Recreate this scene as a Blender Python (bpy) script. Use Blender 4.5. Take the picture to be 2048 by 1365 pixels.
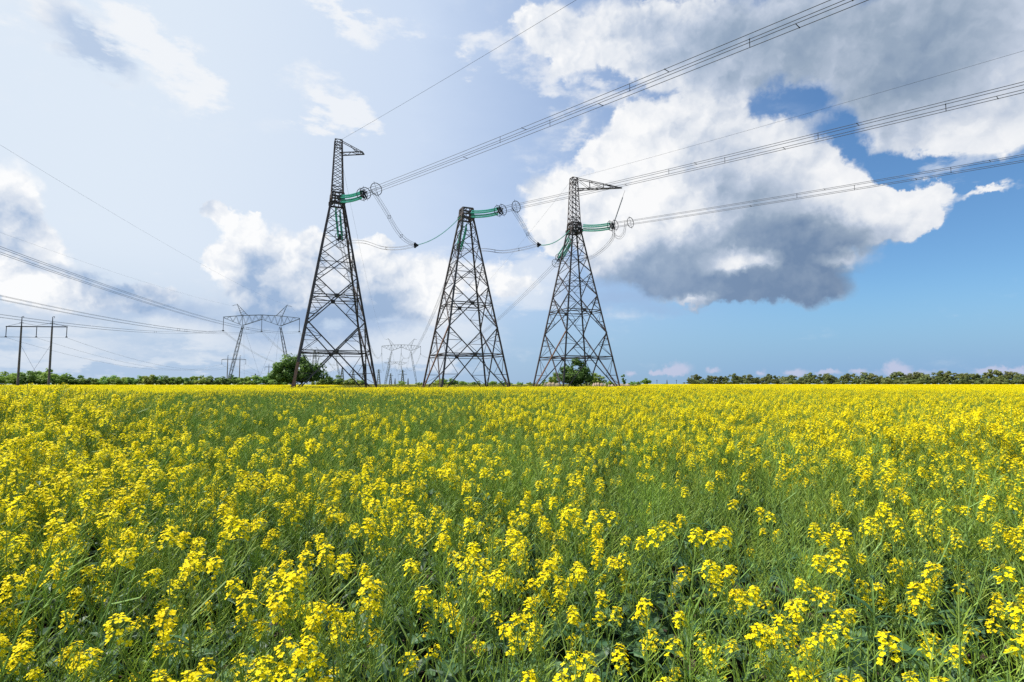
import bpy, math, random
import numpy as np
from mathutils import Vector, Matrix
for _o in list(bpy.data.objects):
    bpy.data.objects.remove(_o, do_unlink=True)
SC = bpy.context.scene
COL = SC.collection
R = math.radians

# ------------------------------------------------------------------ camera
EYE = 1.80
PITCH = R(4.30)
cam_data = bpy.data.cameras.new('camera')
cam = bpy.data.objects.new('camera', cam_data)
COL.objects.link(cam)
cam_data.sensor_width = 36.0
cam_data.lens = 20.0
cam_data.clip_start = 0.05
cam_data.clip_end = 9000.0
cam.location = (0, 0, EYE)
cam.rotation_euler = (R(90) + PITCH, 0, 0)
SC.camera = cam

# ------------------------------------------------------------------ light
SUN_AZ, SUN_EL = R(-80), R(58)          # azimuth from straight ahead (+Y), to the right positive
sun_data = bpy.data.lights.new('sun', 'SUN')
sun_data.energy = 5.0
sun_data.angle = R(0.55)
sun_data.color = (1.0, 0.955, 0.88)
sun = bpy.data.objects.new('sun', sun_data)
COL.objects.link(sun)
_sd = Vector((math.sin(SUN_AZ) * math.cos(SUN_EL), math.cos(SUN_AZ) * math.cos(SUN_EL), math.sin(SUN_EL)))
sun.rotation_euler = _sd.to_track_quat('Z', 'Y').to_euler()
sun.location = (0, 0, 60)

SC.view_settings.view_transform = 'Standard'
SC.view_settings.look = 'None'
SC.view_settings.gamma = 1
SC.view_settings.use_curve_mapping = False
SC.view_settings.exposure = 0.55
SC.cycles.max_bounces = 6
SC.cycles.diffuse_bounces = 3
SC.cycles.glossy_bounces = 2
SC.cycles.transmission_bounces = 4
SC.cycles.transparent_max_bounces = 6
SC.cycles.use_denoising = False

# ------------------------------------------------------------------ world: daylight sky with clouds
F_PX = 2048 * 20.0 / 36.0


def direction(px, py):
    """Azimuth and elevation (radians) of a sky feature noted on the 2048 x 1365 photograph."""
    xc, yc = (px - 1024) / F_PX, (682.5 - py) / F_PX
    x, y, z = xc, math.cos(PITCH) - yc * math.sin(PITCH), math.sin(PITCH) + yc * math.cos(PITCH)
    return math.atan2(x, y), math.atan2(z, math.hypot(x, y))


world = bpy.data.worlds.new('World')
SC.world = world
world.use_nodes = True
NT = world.node_tree
NT.nodes.clear()


class S:
    """A node socket with arithmetic."""
    def __init__(self, s): self.s = s
    def __add__(a, b): return mth('ADD', a, b)
    def __radd__(a, b): return mth('ADD', b, a)
    def __sub__(a, b): return mth('SUBTRACT', a, b)
    def __rsub__(a, b): return mth('SUBTRACT', b, a)
    def __mul__(a, b): return mth('MULTIPLY', a, b)
    def __rmul__(a, b): return mth('MULTIPLY', b, a)


TREE = [NT]


def put(inp, v):
    if isinstance(v, S):
        TREE[0].links.new(v.s, inp)
    else:
        inp.default_value = v


def node(kind, **kw):
    n = TREE[0].nodes.new(kind)
    for k, v in kw.items():
        setattr(n, k, v)
    return n


def mth(op, a, b=None, c=None, clamp=False):
    n = node('ShaderNodeMath', operation=op, use_clamp=clamp)
    put(n.inputs[0], a)
    if b is not None: put(n.inputs[1], b)
    if c is not None: put(n.inputs[2], c)
    return S(n.outputs[0])


def vmath(op, a, b=None, scale=None):
    n = node('ShaderNodeVectorMath', operation=op)
    put(n.inputs[0], a)
    if b is not None: put(n.inputs[1], b)
    if scale is not None: put(n.inputs['Scale'], scale)
    return S(n.outputs[0])


def smooth(v, a, b, lo=0.0, hi=1.0):
    n = node('ShaderNodeMapRange', interpolation_type='SMOOTHSTEP')
    for i, q in enumerate((v, a, b, lo, hi)):
        put(n.inputs[i], q)
    return S(n.outputs[0])


def mixc(f, a, b):
    n = node('ShaderNodeMix', data_type='RGBA', clamp_factor=True)
    put(n.inputs['Factor'], f)
    for nm, v in (('A', a), ('B', b)):
        i = [q for q in n.inputs if q.name == nm and q.type == 'RGBA'][0]
        put(i, v if isinstance(v, S) else tuple(v) + (1.0,))
    return S([q for q in n.outputs if q.type == 'RGBA'][0])


def noise(vec, scale, detail=6.0, rough=0.55, dist=0.0, lac=2.0):
    n = node('ShaderNodeTexNoise')
    put(n.inputs['Vector'], vec)
    for k, v in (('Scale', scale), ('Detail', detail), ('Roughness', rough), ('Distortion', dist), ('Lacunarity', lac)):
        n.inputs[k].default_value = v
    return n


def blob_field(p, blobs, grow):
    """Sum of soft ellipses: (px, py, rx, ry, turn in degrees, weight)."""
    out = None
    for b in blobs:
        px, py, rx, ry, rot, w = (list(b) + [0, 1.0])[:6] if len(b) < 6 else b
        a0, e0 = direction(px, py)
        ra = (direction(px + rx, py)[0] - direction(px - rx, py)[0]) / 2 * grow
        re = (direction(px, py - ry)[1] - direction(px, py + ry)[1]) / 2 * grow
        m = node('ShaderNodeMapping', vector_type='TEXTURE')
        put(m.inputs['Vector'], p)
        m.inputs['Location'].default_value = (a0, e0, 0)
        m.inputs['Rotation'].default_value = (0, 0, R(rot))
        m.inputs['Scale'].default_value = (ra, re, 1)
        g = node('ShaderNodeTexGradient', gradient_type='SPHERICAL')
        TREE[0].links.new(m.outputs[0], g.inputs[0])
        v = S(g.outputs[1])
        out = mth('MULTIPLY', v, w) if out is None else mth('MULTIPLY_ADD', v, w, out)
    return out


tc = node('ShaderNodeTexCoord')
D = S(tc.outputs['Generated'])
sep = node('ShaderNodeSeparateXYZ')
put(sep.inputs[0], D)
dx, dy, dz = S(sep.outputs[0]), S(sep.outputs[1]), S(sep.outputs[2])
az = mth('ARCTAN2', dx, dy)
el = mth('ARCSINE', dz)
comb = node('ShaderNodeCombineXYZ')
put(comb.inputs[0], az); put(comb.inputs[1], el)
P = S(comb.outputs[0])

# two scales of turbulence shared by all clouds
n1 = noise(D, 6.0, 7.0, 0.58)
n2 = noise(vmath('ADD', D, (3.1, 7.7, 1.3)), 22.0, 5.0, 0.6)
warpv = vmath('ADD', vmath('SCALE', vmath('SUBTRACT', S(n1.outputs['Color']), (0.5, 0.5, 0.5)), scale=0.12),
              vmath('SCALE', vmath('SUBTRACT', S(n2.outputs['Color']), (0.5, 0.5, 0.5)), scale=0.045))
PW = vmath('ADD', P, warpv)
soft_n = noise(vmath('MULTIPLY', D, (1, 1, 2.8)), 7.0, 7.0, 0.62)
SOFT = S(soft_n.outputs['Fac'])
PS = vmath('ADD', P, vmath('SCALE', vmath('SUBTRACT', S(soft_n.outputs['Color']), (0.5, 0.5, 0.5)), scale=0.22))


def billow(v):
    n = node('ShaderNodeTexVoronoi', feature='F1')
    put(n.inputs['Vector'], v)
    n.inputs['Scale'].default_value = 15.0
    n.inputs['Detail'].default_value = 2.0
    n.inputs['Roughness'].default_value = 0.55
    n.inputs['Lacunarity'].default_value = 2.3
    return S(n.outputs['Distance'])


DW = vmath('ADD', D, vmath('SCALE', vmath('SUBTRACT', S(n2.outputs['Color']), (0.5, 0.5, 0.5)), scale=0.05))
B0 = billow(DW)
B1 = billow(vmath('ADD', DW, (-0.011, 0.0, 0.014)))
CUMULUS = [
    (1120, 400, 80, 62), (1245, 285, 55, 85), (1340, 290, 105, 92), (1440, 300, 105, 112), (1545, 335, 120, 86, -25, 1.1), (1640, 355, 100, 52, -30, 1.2),
    (1660, 405, 125, 60, -20), (1765, 430, 130, 50, -8, 1.2), (1825, 450, 50, 20, 0, 1.2), (1560, 585, 110, 26, 0, 1.0), (1700, 470, 130, 60, -8), (1600, 540, 120, 40, 8), (1250, 430, 150, 100), (1450, 450, 200, 105), (1610, 480, 150, 70),
    (1090, 455, 55, 45), (1690, 520, 60, 24, 20), (1540, 560, 150, 44, 6, 1.2), (1400, 565, 130, 40, 0, 1.1), (1330, 530, 120, 55), (1290, 222, 55, 24),
    (1490, 590, 70, 14), (1165, 300, 25, 26, 0, .8),
    (12, 385, 52, 60), (55, 420, 50, 50, -35), (95, 465, 95, 50, -35), (190, 525, 110, 55, -25), (275, 560, 80, 60, -35), (60, 530, 130, 60),
    (160, 590, 170, 40), (20, 470, 80, 60), (300, 600, 55, 30),
    (470, 445, 42, 28), (415, 470, 48, 26, -12), (515, 495, 66, 50), (560, 560, 76, 60), (480, 540, 70, 55), (650, 550, 100, 60), (560, 610, 110, 40),
    (640, 492, 32, 26), (762, 495, 52, 34), (835, 560, 70, 48), (740, 590, 90, 52), (875, 545, 34, 36), (620, 610, 120, 44), (800, 620, 100, 40),
    (1090, 60, 62, 52), (1150, 135, 34, 48), (1240, 60, 140, 66), (1330, 130, 40, 34), (1410, 80, 150, 84), (1430, 190, 46, 30),
    (1560, 70, 200, 84), (1750, 120, 220, 112), (1960, 120, 200, 150), (1850, 250, 120, 58), (1990, 265, 92, 58),
    (1960, 65, 260, 110), (1560, 200, 110, 30, 6, -.72), (1670, 262, 70, 24, -22, -.3),
    (2010, 385, 74, 13, 4, .62), (1850, 398, 60, 26, 10, .62),
    (1000, 560, 80, 30, 0, .75), (1365, 602, 50, 15, -5, .8),
]
WISPS = [
    (650, 195, 60, 42, -25, 1.0), (690, 235, 50, 26, -25, .9), (310, 85, 75, 55, -50, 1.1), (250, 25, 80, 40, -30, 1.0), (395, 180, 50, 26, -20, .8),
    (340, 210, 60, 60, -50, .6), (60, 20, 110, 50, 0, .9), (958, 66, 46, 38, 0, 1.1), (740, 58, 46, 36, 0, .9), (660, 6, 80, 22, 0, 1.0), (830, 42, 34, 24, 0, .7),
    (915, 120, 24, 20, 0, .7), (1095, 180, 30, 22, 0, .7), (1175, 275, 26, 18, 0, .9), (1060, 120, 50, 40, 0, .9), (1290, 180, 60, 30, 0, .7), (1180, 200, 60, 40, 0, .8),
    (1120, 310, 40, 20, 0, .6),
]
SOFTC = [
    (285, 60, 85, 50, -30), (335, 130, 60, 30, -35), (110, 20, 170, 40), (400, 180, 36, 22, -20, .8), (640, 8, 90, 16, 0, .8),
    (150, 80, 110, 55, -40, .9), (230, 130, 80, 30, -35, .8),
    (140, 660, 260, 26, 3), (340, 615, 180, 22, -5), (600, 690, 260, 24), (1000, 570, 130, 50), (1230, 580, 190, 48),
    (70, 700, 220, 20), (250, 640, 240, 34, 5, .8), (60, 600, 130, 40, 0, .8), (420, 640, 120, 40, 0, .6), (740, 680, 150, 40, 0, .7), (870, 610, 120, 50), (840, 690, 160, 30), (330, 730, 300, 16), (1880, 330, 180, 22), (420, 570, 90, 26),
    (1560, 240, 120, 30, -8, .55), (1120, 240, 130, 60, 0, .45),
]
SHADE = [
    (1500, 550, 280, 66, 4, 1.6), (1560, 575, 120, 34, 8, .7), (1290, 520, 130, 50, -5, .5), (1500, 405, 130, 75, -25, .75), (1600, 440, 130, 50, -20, .5), (1530, 580, 210, 45, 6, .9), (1220, 585, 130, 30, 0, .5),
    (1660, 465, 120, 30, -15, .25), (1400, 470, 150, 50, 0, .35), (1790, 110, 420, 190, 0, 1.05), (1920, 220, 190, 80, 0, .25), (1480, 70, 260, 90, 0, .62), (1750, 200, 130, 60, 0, .2), (1960, 60, 200, 90, 0, .2), (1300, 50, 130, 50, 0, .25),
    (15, 440, 80, 40, 0, 1.0), (240, 580, 130, 40, -10, 1.15), (30, 510, 110, 24, -10, .8), (535, 572, 84, 60, 0, .95), (500, 500, 40, 30, 0, .4), (690, 560, 60, 40, 0, .5),
    (600, 650, 160, 50, 0, .8), (800, 590, 70, 52, 0, .75), (740, 640, 90, 34, 0, .8), (155, 75, 92, 44, -42, 1.0), (215, 120, 60, 24, -35, .6),
    (1480, 528, 66, 28, 0, -1.35), (1690, 522, 60, 18, 0, -.9), (1360, 603, 50, 12, 0, -1.0), (1190, 560, 60, 40, 0, .25), (1230, 620, 150, 26, 0, .35),
    (400, 640, 240, 22, 0, .5), (120, 640, 150, 18, 0, .35), (1260, 60, 90, 60, 0, .15), (1400, 120, 100, 60, 0, .25),
]
PUFFS = [
    (1360, 737, 26, 13), (1340, 744, 24, 7), (1426, 742, 16, 7), (1262, 748, 12, 5), (1310, 748, 10, 5), (1520, 746, 12, 6),
    (1590, 746, 24, 8), (1655, 744, 22, 5), (1715, 740, 16, 6), (1790, 733, 24, 12), (1838, 728, 18, 14, 30), (1815, 745, 60, 9, 0, .6),
    (1905, 737, 28, 7, 12), (1985, 740, 26, 8), (2036, 742, 26, 9), (1940, 748, 90, 10, 0, .5), (1700, 750, 90, 8, 0, .4),
]

fh = blob_field(PW, SHADE, 1.7)
fc = blob_field(PW, CUMULUS, 1.55) * 1.2
Fc = fc - (B0 - 0.30) * 0.34 + (S(n2.outputs['Fac']) - 0.5) * 0.55
a_c = smooth(Fc, 0.08, mth('MAXIMUM', smooth(fh, 0.0, 1.2, 0.28, 0.95), smooth(SOFT, 0.42, 0.60, 0.27, 0.75)))
fs = blob_field(PS, SOFTC, 1.8)
a_s = smooth(fs * 0.8 + (SOFT - 0.5) * 2.0 + (S(n2.outputs['Fac']) - 0.5) * 0.5, 0.18, 1.0) * 0.60
np3 = noise(D, 70.0, 5.0, 0.62)
PP = vmath('ADD', P, vmath('SCALE', vmath('SUBTRACT', S(np3.outputs['Color']), (0.5, 0.5, 0.5)), scale=0.02))
fp = blob_field(PP, PUFFS, 1.7)
a_p = smooth(fp + (S(np3.outputs['Fac']) - 0.5) * 0.8, 0.22, 0.90) * 0.60

# open sky outside the part the photograph shows goes on with scattered cumulus of the same kind
g1 = noise(vmath('MULTIPLY', D, (1, 1, 1.7)), 2.6, 7.0, 0.58)
in_view = smooth(mth('ABSOLUTE', az), 0.66, 0.95, 1.0, 0.0) * smooth(el, 0.55, 0.78, 1.0, 0.0)
out_view = 1.0 - in_view
a_g = smooth(S(g1.outputs['Fac']) + (B0 - 0.3) * -0.10, 0.49, 0.60) * out_view * smooth(el, 0.0, 0.05)

# clear air: Nishita sky, whitened towards the sun's side and the horizon
sky = node('ShaderNodeTexSky', sky_type='NISHITA')
sky.sun_disc = False
sky.sun_elevation = SUN_EL
sky.sun_rotation = SUN_AZ % (2 * math.pi)
sky.altitude = 100.0
sky.air_density = 1.0
sky.dust_density = 0.6
sky.ozone_density = 1.6
SKY_K = 6.85                            # cloud colours are radiances; the Background runs at 0.1
nish = vmath('MULTIPLY', S(sky.outputs[0]), (0.53, 0.77, 0.95))
hz_az = smooth(az, -0.40, 0.60, 1.0, 0.0)
hz_el = smooth(el, 0.0, 0.30, 1.0, 0.0)
haze_top = mixc(smooth(az, -0.65, 0.1), (0.73 * SKY_K, 0.82 * SKY_K, 0.93 * SKY_K), (0.55 * SKY_K, 0.67 * SKY_K, 0.88 * SKY_K))
haze_low = (0.52 * SKY_K, 0.64 * SKY_K, 0.80 * SKY_K)
hz_col = mixc(smooth(el, 0.02, 0.22), haze_low, haze_top)
wisps = (SOFT - 0.5) * 0.5
sky1 = mixc(mth('MULTIPLY_ADD', hz_az, 1.15, wisps * hz_az * 0.4, clamp=True), nish, hz_col)
sky2 = mixc(smooth(el, 0.0, 0.16, 0.92, 0.0) * (1.0 - hz_az * 0.7), sky1, (0.25 * SKY_K, 0.43 * SKY_K, 0.70 * SKY_K))

rl0 = noise(DW, 12.0, 4.0, 0.55)
rl1 = noise(vmath('ADD', DW, (-0.012, 0.0, 0.016)), 12.0, 4.0, 0.55)
relief = (B1 - B0) * 0.35 + (S(rl0.outputs['Fac']) - S(rl1.outputs['Fac'])) * -1.9   # lit on the side of the sun
lump = smooth(B0, 0.10, 0.62)
shadow = mth('ADD', smooth(fh, 0.0, 1.75) * 0.92, 0.03 + ((S(n1.outputs['Fac']) - 0.5) * 0.65 + (S(n2.outputs['Fac']) - 0.5) * 0.22 + (lump - 0.35) * 0.10 - relief * (0.50 + 0.40 * hz_az)) * smooth(fh, 0.35, 1.2, 0.80, 0.56), clamp=True)
K = SKY_K
ramp = node('ShaderNodeValToRGB')
put(ramp.inputs[0], shadow)
cr = ramp.color_ramp
cr.elements[0].position = 0.0; cr.elements[0].color = (0.95, 0.955, 0.965, 1)
cr.elements[1].position = 1.0; cr.elements[1].color = (0.165, 0.25, 0.395, 1)
for pos, c in ((0.22, (0.80, 0.83, 0.88)), (0.45, (0.53, 0.60, 0.72)), (0.70, (0.32, 0.405, 0.525))):
    e_ = cr.elements.new(pos); e_.color = c + (1,)
c_cum = vmath('SCALE', S(ramp.outputs[0]), scale=K)
# clouds on the sun's side are veiled by bright haze
c_left = mixc(mth('MULTIPLY', shadow, 1.65, clamp=True), (0.97 * K, 0.98 * K, 0.99 * K), (0.35 * K, 0.48 * K, 0.69 * K))
c_cum = mixc(hz_az, c_cum, c_left)
c_soft = mixc(smooth(fh, 0.0, 0.9), (0.85 * K, 0.885 * K, 0.93 * K), (0.34 * K, 0.47 * K, 0.70 * K))
c_gen = vmath('SCALE', mixc(smooth(S(g1.outputs['Fac']), 0.55, 0.75), (0.90, 0.92, 0.95), (0.42, 0.48, 0.58)), scale=K)

res = mixc(a_s, sky2, c_soft)
res = mixc(a_p, res, (0.66 * K, 0.64 * K, 0.80 * K))
fw = blob_field(PS, WISPS, 1.9)
a_w = smooth(fw * 0.95 + (S(n2.outputs['Fac']) - 0.5) * 1.3 + (S(n1.outputs['Fac']) - 0.5) * 0.6, 0.25, 1.0) * 0.72
res = mixc(a_w, res, (0.93 * K, 0.94 * K, 0.955 * K))
res = mixc(a_c, res, c_cum)
res = mixc(a_g, res, c_gen)
bg = node('ShaderNodeBackground')
put(bg.inputs['Color'], res)
bg.inputs['Strength'].default_value = 0.10
wo = node('ShaderNodeOutputWorld')
NT.links.new(bg.outputs[0], wo.inputs[0])
world.cycles.sampling_method = 'MANUAL'
world.cycles.sample_map_resolution = 512

# ------------------------------------------------------------------ helpers
def P3(px, py, depth):
    """Point in the place seen at a photograph pixel, at the given depth along +Y."""
    a_, e_ = direction(px, py)
    return Vector((math.tan(a_) * depth, depth, EYE + math.tan(e_) * depth / math.cos(a_)))


class MB:
    """Collects faces for one mesh."""
    def __init__(self): self.v, self.f, self.m = [], [], []

    def poly(self, pts, mi=0):
        n = len(self.v); self.v.extend(tuple(p) for p in pts); self.f.append(tuple(range(n, n + len(pts)))); self.m.append(mi)

    def frame(self, d):
        d = Vector(d).normalized()
        a = d.cross(Vector((0, 0, 1)))
        if a.length < 1e-3: a = d.cross(Vector((0, 1, 0)))
        a.normalize()
        return d, a, d.cross(a).normalized()

    def tube(self, pts, rad, n=4, mi=0, cap=True, twist=0.0):
        pts = [Vector(p) for p in pts]
        rad = rad if hasattr(rad, '__len__') else [rad] * len(pts)
        base = len(self.v)
        prev = None
        for i, p in enumerate(pts):
            d = (pts[min(i + 1, len(pts) - 1)] - pts[max(i - 1, 0)])
            if d.length < 1e-9: d = Vector((0, 0, 1))
            d.normalize()
            if prev is None:
                _, a, b = self.frame(d)
            else:
                a = prev - d * prev.dot(d)
                if a.length < 1e-6: _, a, b = self.frame(d)
                a.normalize(); b = d.cross(a)
            prev = a
            for k in range(n):
                t = 2 * math.pi * k / n + twist
                q = p + (a * math.cos(t) + b * math.sin(t)) * rad[i]
                self.v.append(tuple(q))
        for i in range(len(pts) - 1):
            for k in range(n):
                a0 = base + i * n + k; a1 = base + i * n + (k + 1) % n
                self.f.append((a0, a1, a1 + n, a0 + n)); self.m.append(mi)
        if cap and n > 2:
            self.f.append(tuple(base + k for k in reversed(range(n)))); self.m.append(mi)
            e = base + (len(pts) - 1) * n
            self.f.append(tuple(e + k for k in range(n))); self.m.append(mi)

    def bar(self, a, b, w, mi=0):
        self.tube([a, b], w * 0.7071, 4, mi, True, math.pi / 4)

    def box(self, c, s, mi=0, rot=None):
        c = Vector(c); hx, hy, hz = s[0] / 2, s[1] / 2, s[2] / 2
        co = [Vector((x, y, z)) for x in (-hx, hx) for y in (-hy, hy) for z in (-hz, hz)]
        if rot is not None: co = [rot @ q for q in co]
        n = len(self.v); self.v.extend(tuple(c + q) for q in co)
        for f in ((0, 1, 3, 2), (4, 6, 7, 5), (0, 4, 5, 1), (2, 3, 7, 6), (0, 2, 6, 4), (1, 5, 7, 3)):
            self.f.append(tuple(n + i for i in f)); self.m.append(mi)

    def ring(self, c, nrm, r, t, seg=28, n=4, mi=0):
        _, a, b = self.frame(nrm)
        c = Vector(c)
        pts = [c + (a * math.cos(2 * math.pi * k / seg) + b * math.sin(2 * math.pi * k / seg)) * r for k in range(seg + 1)]
        self.tube(pts, t, n, mi, False)

    def extend(self, o, mat=None, mi_map=None):
        n = len(self.v)
        self.v.extend(tuple(mat @ Vector(p)) for p in o.v) if mat is not None else self.v.extend(o.v)
        self.f.extend(tuple(i + n for i in f) for f in o.f)
        self.m.extend(o.m if mi_map is None else [mi_map] * len(o.m))

    def mesh(self, name, mats, smooth=False):
        me = bpy.data.meshes.new(name)
        me.from_pydata(self.v, [], self.f)
        for m in (mats if isinstance(mats, (list, tuple)) else [mats]):
            me.materials.append(m)
        if any(self.m): me.polygons.foreach_set('material_index', self.m)
        if smooth: me.polygons.foreach_set('use_smooth', [True] * len(self.f))
        me.update()
        return me

    def build(self, name, mats, parent=None, smooth=False, loc=None):
        return link(name, self.mesh(name, mats, smooth), parent, loc)


def link(name, me, parent=None, loc=None):
    o = bpy.data.objects.new(name, me)
    COL.objects.link(o)
    if parent is not None: o.parent = parent
    if loc is not None: o.location = loc
    return o


def tag(o, label=None, cat=None, group=None, kind=None):
    for k, v in (('label', label), ('category', cat), ('group', group), ('kind', kind)):
        if v: o[k] = v
    return o


def thing(name, loc, label, cat, group=None, rz=0.0):
    o = bpy.data.objects.new(name, None)
    COL.objects.link(o)
    o.empty_display_size = 0.3
    o.location = loc; o.rotation_euler = (0, 0, rz)
    return tag(o, label, cat, group)


# ------------------------------------------------------------------ materials
def mat(name, col, rough=0.7, metal=0.0, var=0.0, scale=4.0, col2=None, transl=0.0, tcol=None, objvar=0.0, coord='Object', spec=0.5, bump=0.0, detail=5.0):
    m = bpy.data.materials.new(name)
    m.use_nodes = True
    TREE[0] = m.node_tree
    nt = m.node_tree; nt.nodes.clear()
    out = node('ShaderNodeOutputMaterial')
    b = node('ShaderNodeBsdfPrincipled')
    b.inputs['Roughness'].default_value = rough
    b.inputs['Metallic'].default_value = metal
    b.inputs['Specular IOR Level'].default_value = spec
    tcn = node('ShaderNodeTexCoord')
    nz = noise(S(tcn.outputs[coord]), scale, detail, 0.6)
    f = smooth(S(nz.outputs['Fac']), 0.32, 0.68)
    c = S(None)
    base = mixc(f, col, col2 if col2 else tuple(x * (1 - var) for x in col))
    if objvar:
        oi = node('ShaderNodeObjectInfo')
        hsv = node('ShaderNodeHueSaturation')
        put(hsv.inputs['Color'], base)
        put(hsv.inputs['Value'], smooth(S(oi.outputs['Random']), 0.0, 1.0, 1 - objvar, 1 + objvar))
        put(hsv.inputs['Hue'], smooth(mth('FRACT', S(oi.outputs['Random']) * 7.31), 0.0, 1.0, 0.5 - objvar * 0.06, 0.5 + objvar * 0.06))
        base = S(hsv.outputs[0])
    put(b.inputs['Base Color'], base)
    if bump:
        bn = node('ShaderNodeBump')
        bn.inputs['Strength'].default_value = bump
        put(bn.inputs['Height'], S(nz.outputs['Fac']))
        nt.links.new(bn.outputs[0], b.inputs['Normal'])
    if transl:
        tr = node('ShaderNodeBsdfTranslucent')
        if tcol is not None:
            tr.inputs[0].default_value = tuple(tcol) + (1,)
        else:
            put(tr.inputs[0], base)
        mx = node('ShaderNodeMixShader')
        mx.inputs[0].default_value = transl
        nt.links.new(b.outputs[0], mx.inputs[1]); nt.links.new(tr.outputs[0], mx.inputs[2])
        nt.links.new(mx.outputs[0], out.inputs[0])
    else:
        nt.links.new(b.outputs[0], out.inputs[0])
    TREE[0] = NT
    return m


M = {}
M['steel'] = mat('weathered_steel', (0.060, 0.060, 0.070), 0.62, 0.35, scale=0.9, col2=(0.095, 0.064, 0.056), objvar=0.25)
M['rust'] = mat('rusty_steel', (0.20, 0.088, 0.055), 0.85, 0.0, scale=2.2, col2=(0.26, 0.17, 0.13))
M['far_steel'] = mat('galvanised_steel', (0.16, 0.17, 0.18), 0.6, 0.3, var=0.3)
M['hardware'] = mat('dark_fittings', (0.035, 0.038, 0.045), 0.5, 0.6, var=0.3)
M['wire'] = mat('aluminium_wire', (0.09, 0.095, 0.11), 0.5, 0.5, var=0.2, scale=0.3)
M['glass'] = mat('green_insulator_glass', (0.08, 0.34, 0.28), 0.12, 0.0, col2=(0.16, 0.50, 0.43), scale=2.0, transl=0.40, tcol=(0.25, 0.75, 0.64))
M['concrete'] = mat('pole_concrete', (0.20, 0.155, 0.145), 0.9, 0, scale=0.5, col2=(0.12, 0.10, 0.105))
M['soil'] = mat('dark_soil', (0.075, 0.048, 0.034), 0.95, 0, scale=6.0, col2=(0.035, 0.024, 0.018), bump=0.6)
M['far_ground'] = mat('distant_field', (0.30, 0.29, 0.035), 0.95, 0, scale=0.05, col2=(0.10, 0.13, 0.03), coord='Object')
M['petal'] = mat('rapeseed_petal', (0.94, 0.80, 0.006), 0.65, 0, scale=9.0, col2=(0.92, 0.70, 0.005), transl=0.40, tcol=(0.99, 0.87, 0.007), objvar=0.06, spec=0.15)
M['bud'] = mat('rapeseed_bud', (0.42, 0.40, 0.03), 0.7, 0, var=0.3, transl=0.2)
M['stem'] = mat('rapeseed_stem', (0.15, 0.25, 0.055), 0.6, 0, scale=3.0, col2=(0.21, 0.32, 0.08), objvar=0.18, spec=0.3)
M['pod'] = mat('rapeseed_pod', (0.21, 0.33, 0.032), 0.55, 0, scale=4.0, col2=(0.31, 0.43, 0.055), transl=0.25, objvar=0.18, spec=0.3)
M['leaf'] = mat('rapeseed_leaf', (0.032, 0.088, 0.036), 0.5, 0, scale=3.0, col2=(0.075, 0.155, 0.065), transl=0.25, objvar=0.25, spec=0.35)
M['weed'] = mat('weed_leaf', (0.055, 0.13, 0.05), 0.6, 0, scale=8.0, col2=(0.12, 0.22, 0.09), transl=0.25, spec=0.3)
M['crown'] = mat('tree_foliage', (0.12, 0.24, 0.04), 0.6, 0, scale=0.35, col2=(0.22, 0.34, 0.06), transl=0.40, objvar=0.22, spec=0.3)
M['crown_light'] = mat('shrub_foliage', (0.23, 0.34, 0.045), 0.6, 0, scale=0.3, col2=(0.34, 0.42, 0.07), transl=0.40, objvar=0.25, spec=0.3)
M['crown_grey'] = mat('windbreak_foliage', (0.125, 0.165, 0.05), 0.65, 0, scale=0.25, col2=(0.19, 0.205, 0.075), transl=0.25, objvar=0.22, spec=0.2)
M['crown_deep'] = mat('bush_foliage', (0.075, 0.16, 0.03), 0.6, 0, scale=0.35, col2=(0.15, 0.25, 0.045), transl=0.32, spec=0.3)
M['bark'] = mat('bark', (0.10, 0.078, 0.060), 0.95, 0, scale=3.0, var=0.4)
M['grass'] = mat('verge_grass', (0.16, 0.20, 0.055), 0.7, 0, scale=0.15, col2=(0.24, 0.22, 0.09), transl=0.25, objvar=0.2, spec=0.2)
M['slab'] = mat('old_concrete', (0.36, 0.29, 0.24), 0.9, 0, scale=0.8, col2=(0.24, 0.19, 0.16))
M['dirt'] = mat('dry_earth', (0.30, 0.22, 0.16), 0.95, 0, scale=0.4, col2=(0.19, 0.16, 0.09))
M['poppy'] = mat('poppy_red', (0.60, 0.09, 0.03), 0.6, 0, var=0.3, transl=0.3)

# ------------------------------------------------------------------ lattice anchor towers
def unit_bar():
    """A one metre steel angle along +Z, flanges one unit wide: scaled for every member."""
    mb = MB()
    t = 0.14
    prof = [(-.5, -.5), (.5, -.5), (.5, -.5 + t), (-.5 + t, -.5 + t), (-.5 + t, .5), (-.5, .5)]
    n = len(prof)
    for z in (0, 1): mb.v.extend((x, y, z) for x, y in prof)
    for k in range(n):
        mb.f.append((k, (k + 1) % n, n + (k + 1) % n, n + k)); mb.m.append(0)
    mb.f.append(tuple(reversed(range(n)))); mb.f.append(tuple(range(n, 2 * n))); mb.m += [0, 0]
    return mb.mesh('steel_angle', M['steel'])


ANGLE = unit_bar()
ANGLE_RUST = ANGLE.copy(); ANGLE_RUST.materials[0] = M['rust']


def member(name, a, b, w, parent, me=None, spin=0.0):
    a, b = Vector(a), Vector(b)
    d = b - a
    o = link(name, me or ANGLE, parent, a)
    q = d.to_track_quat('Z', 'Y')
    o.rotation_euler = (q.to_matrix() @ Matrix.Rotation(spin, 3, 'Z')).to_euler()
    o.scale = (w, w, d.length)
    return o


H_W, H_C, H_M = 31.2, 33.1, 42.2
HALF0, HALF1 = 6.25, 1.05


def half(h):
    if h <= H_W: return HALF0 + (HALF1 - HALF0) * h / H_W
    if h <= H_C: return HALF1 + (0.92 - HALF1) * (h - H_W) / (H_C - H_W)
    return 0.92 + (0.56 - 0.92) * (h - H_C) / (H_M - H_C)


SG = [(-1, -1), (1, -1), (1, 1), (-1, 1)]


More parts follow.
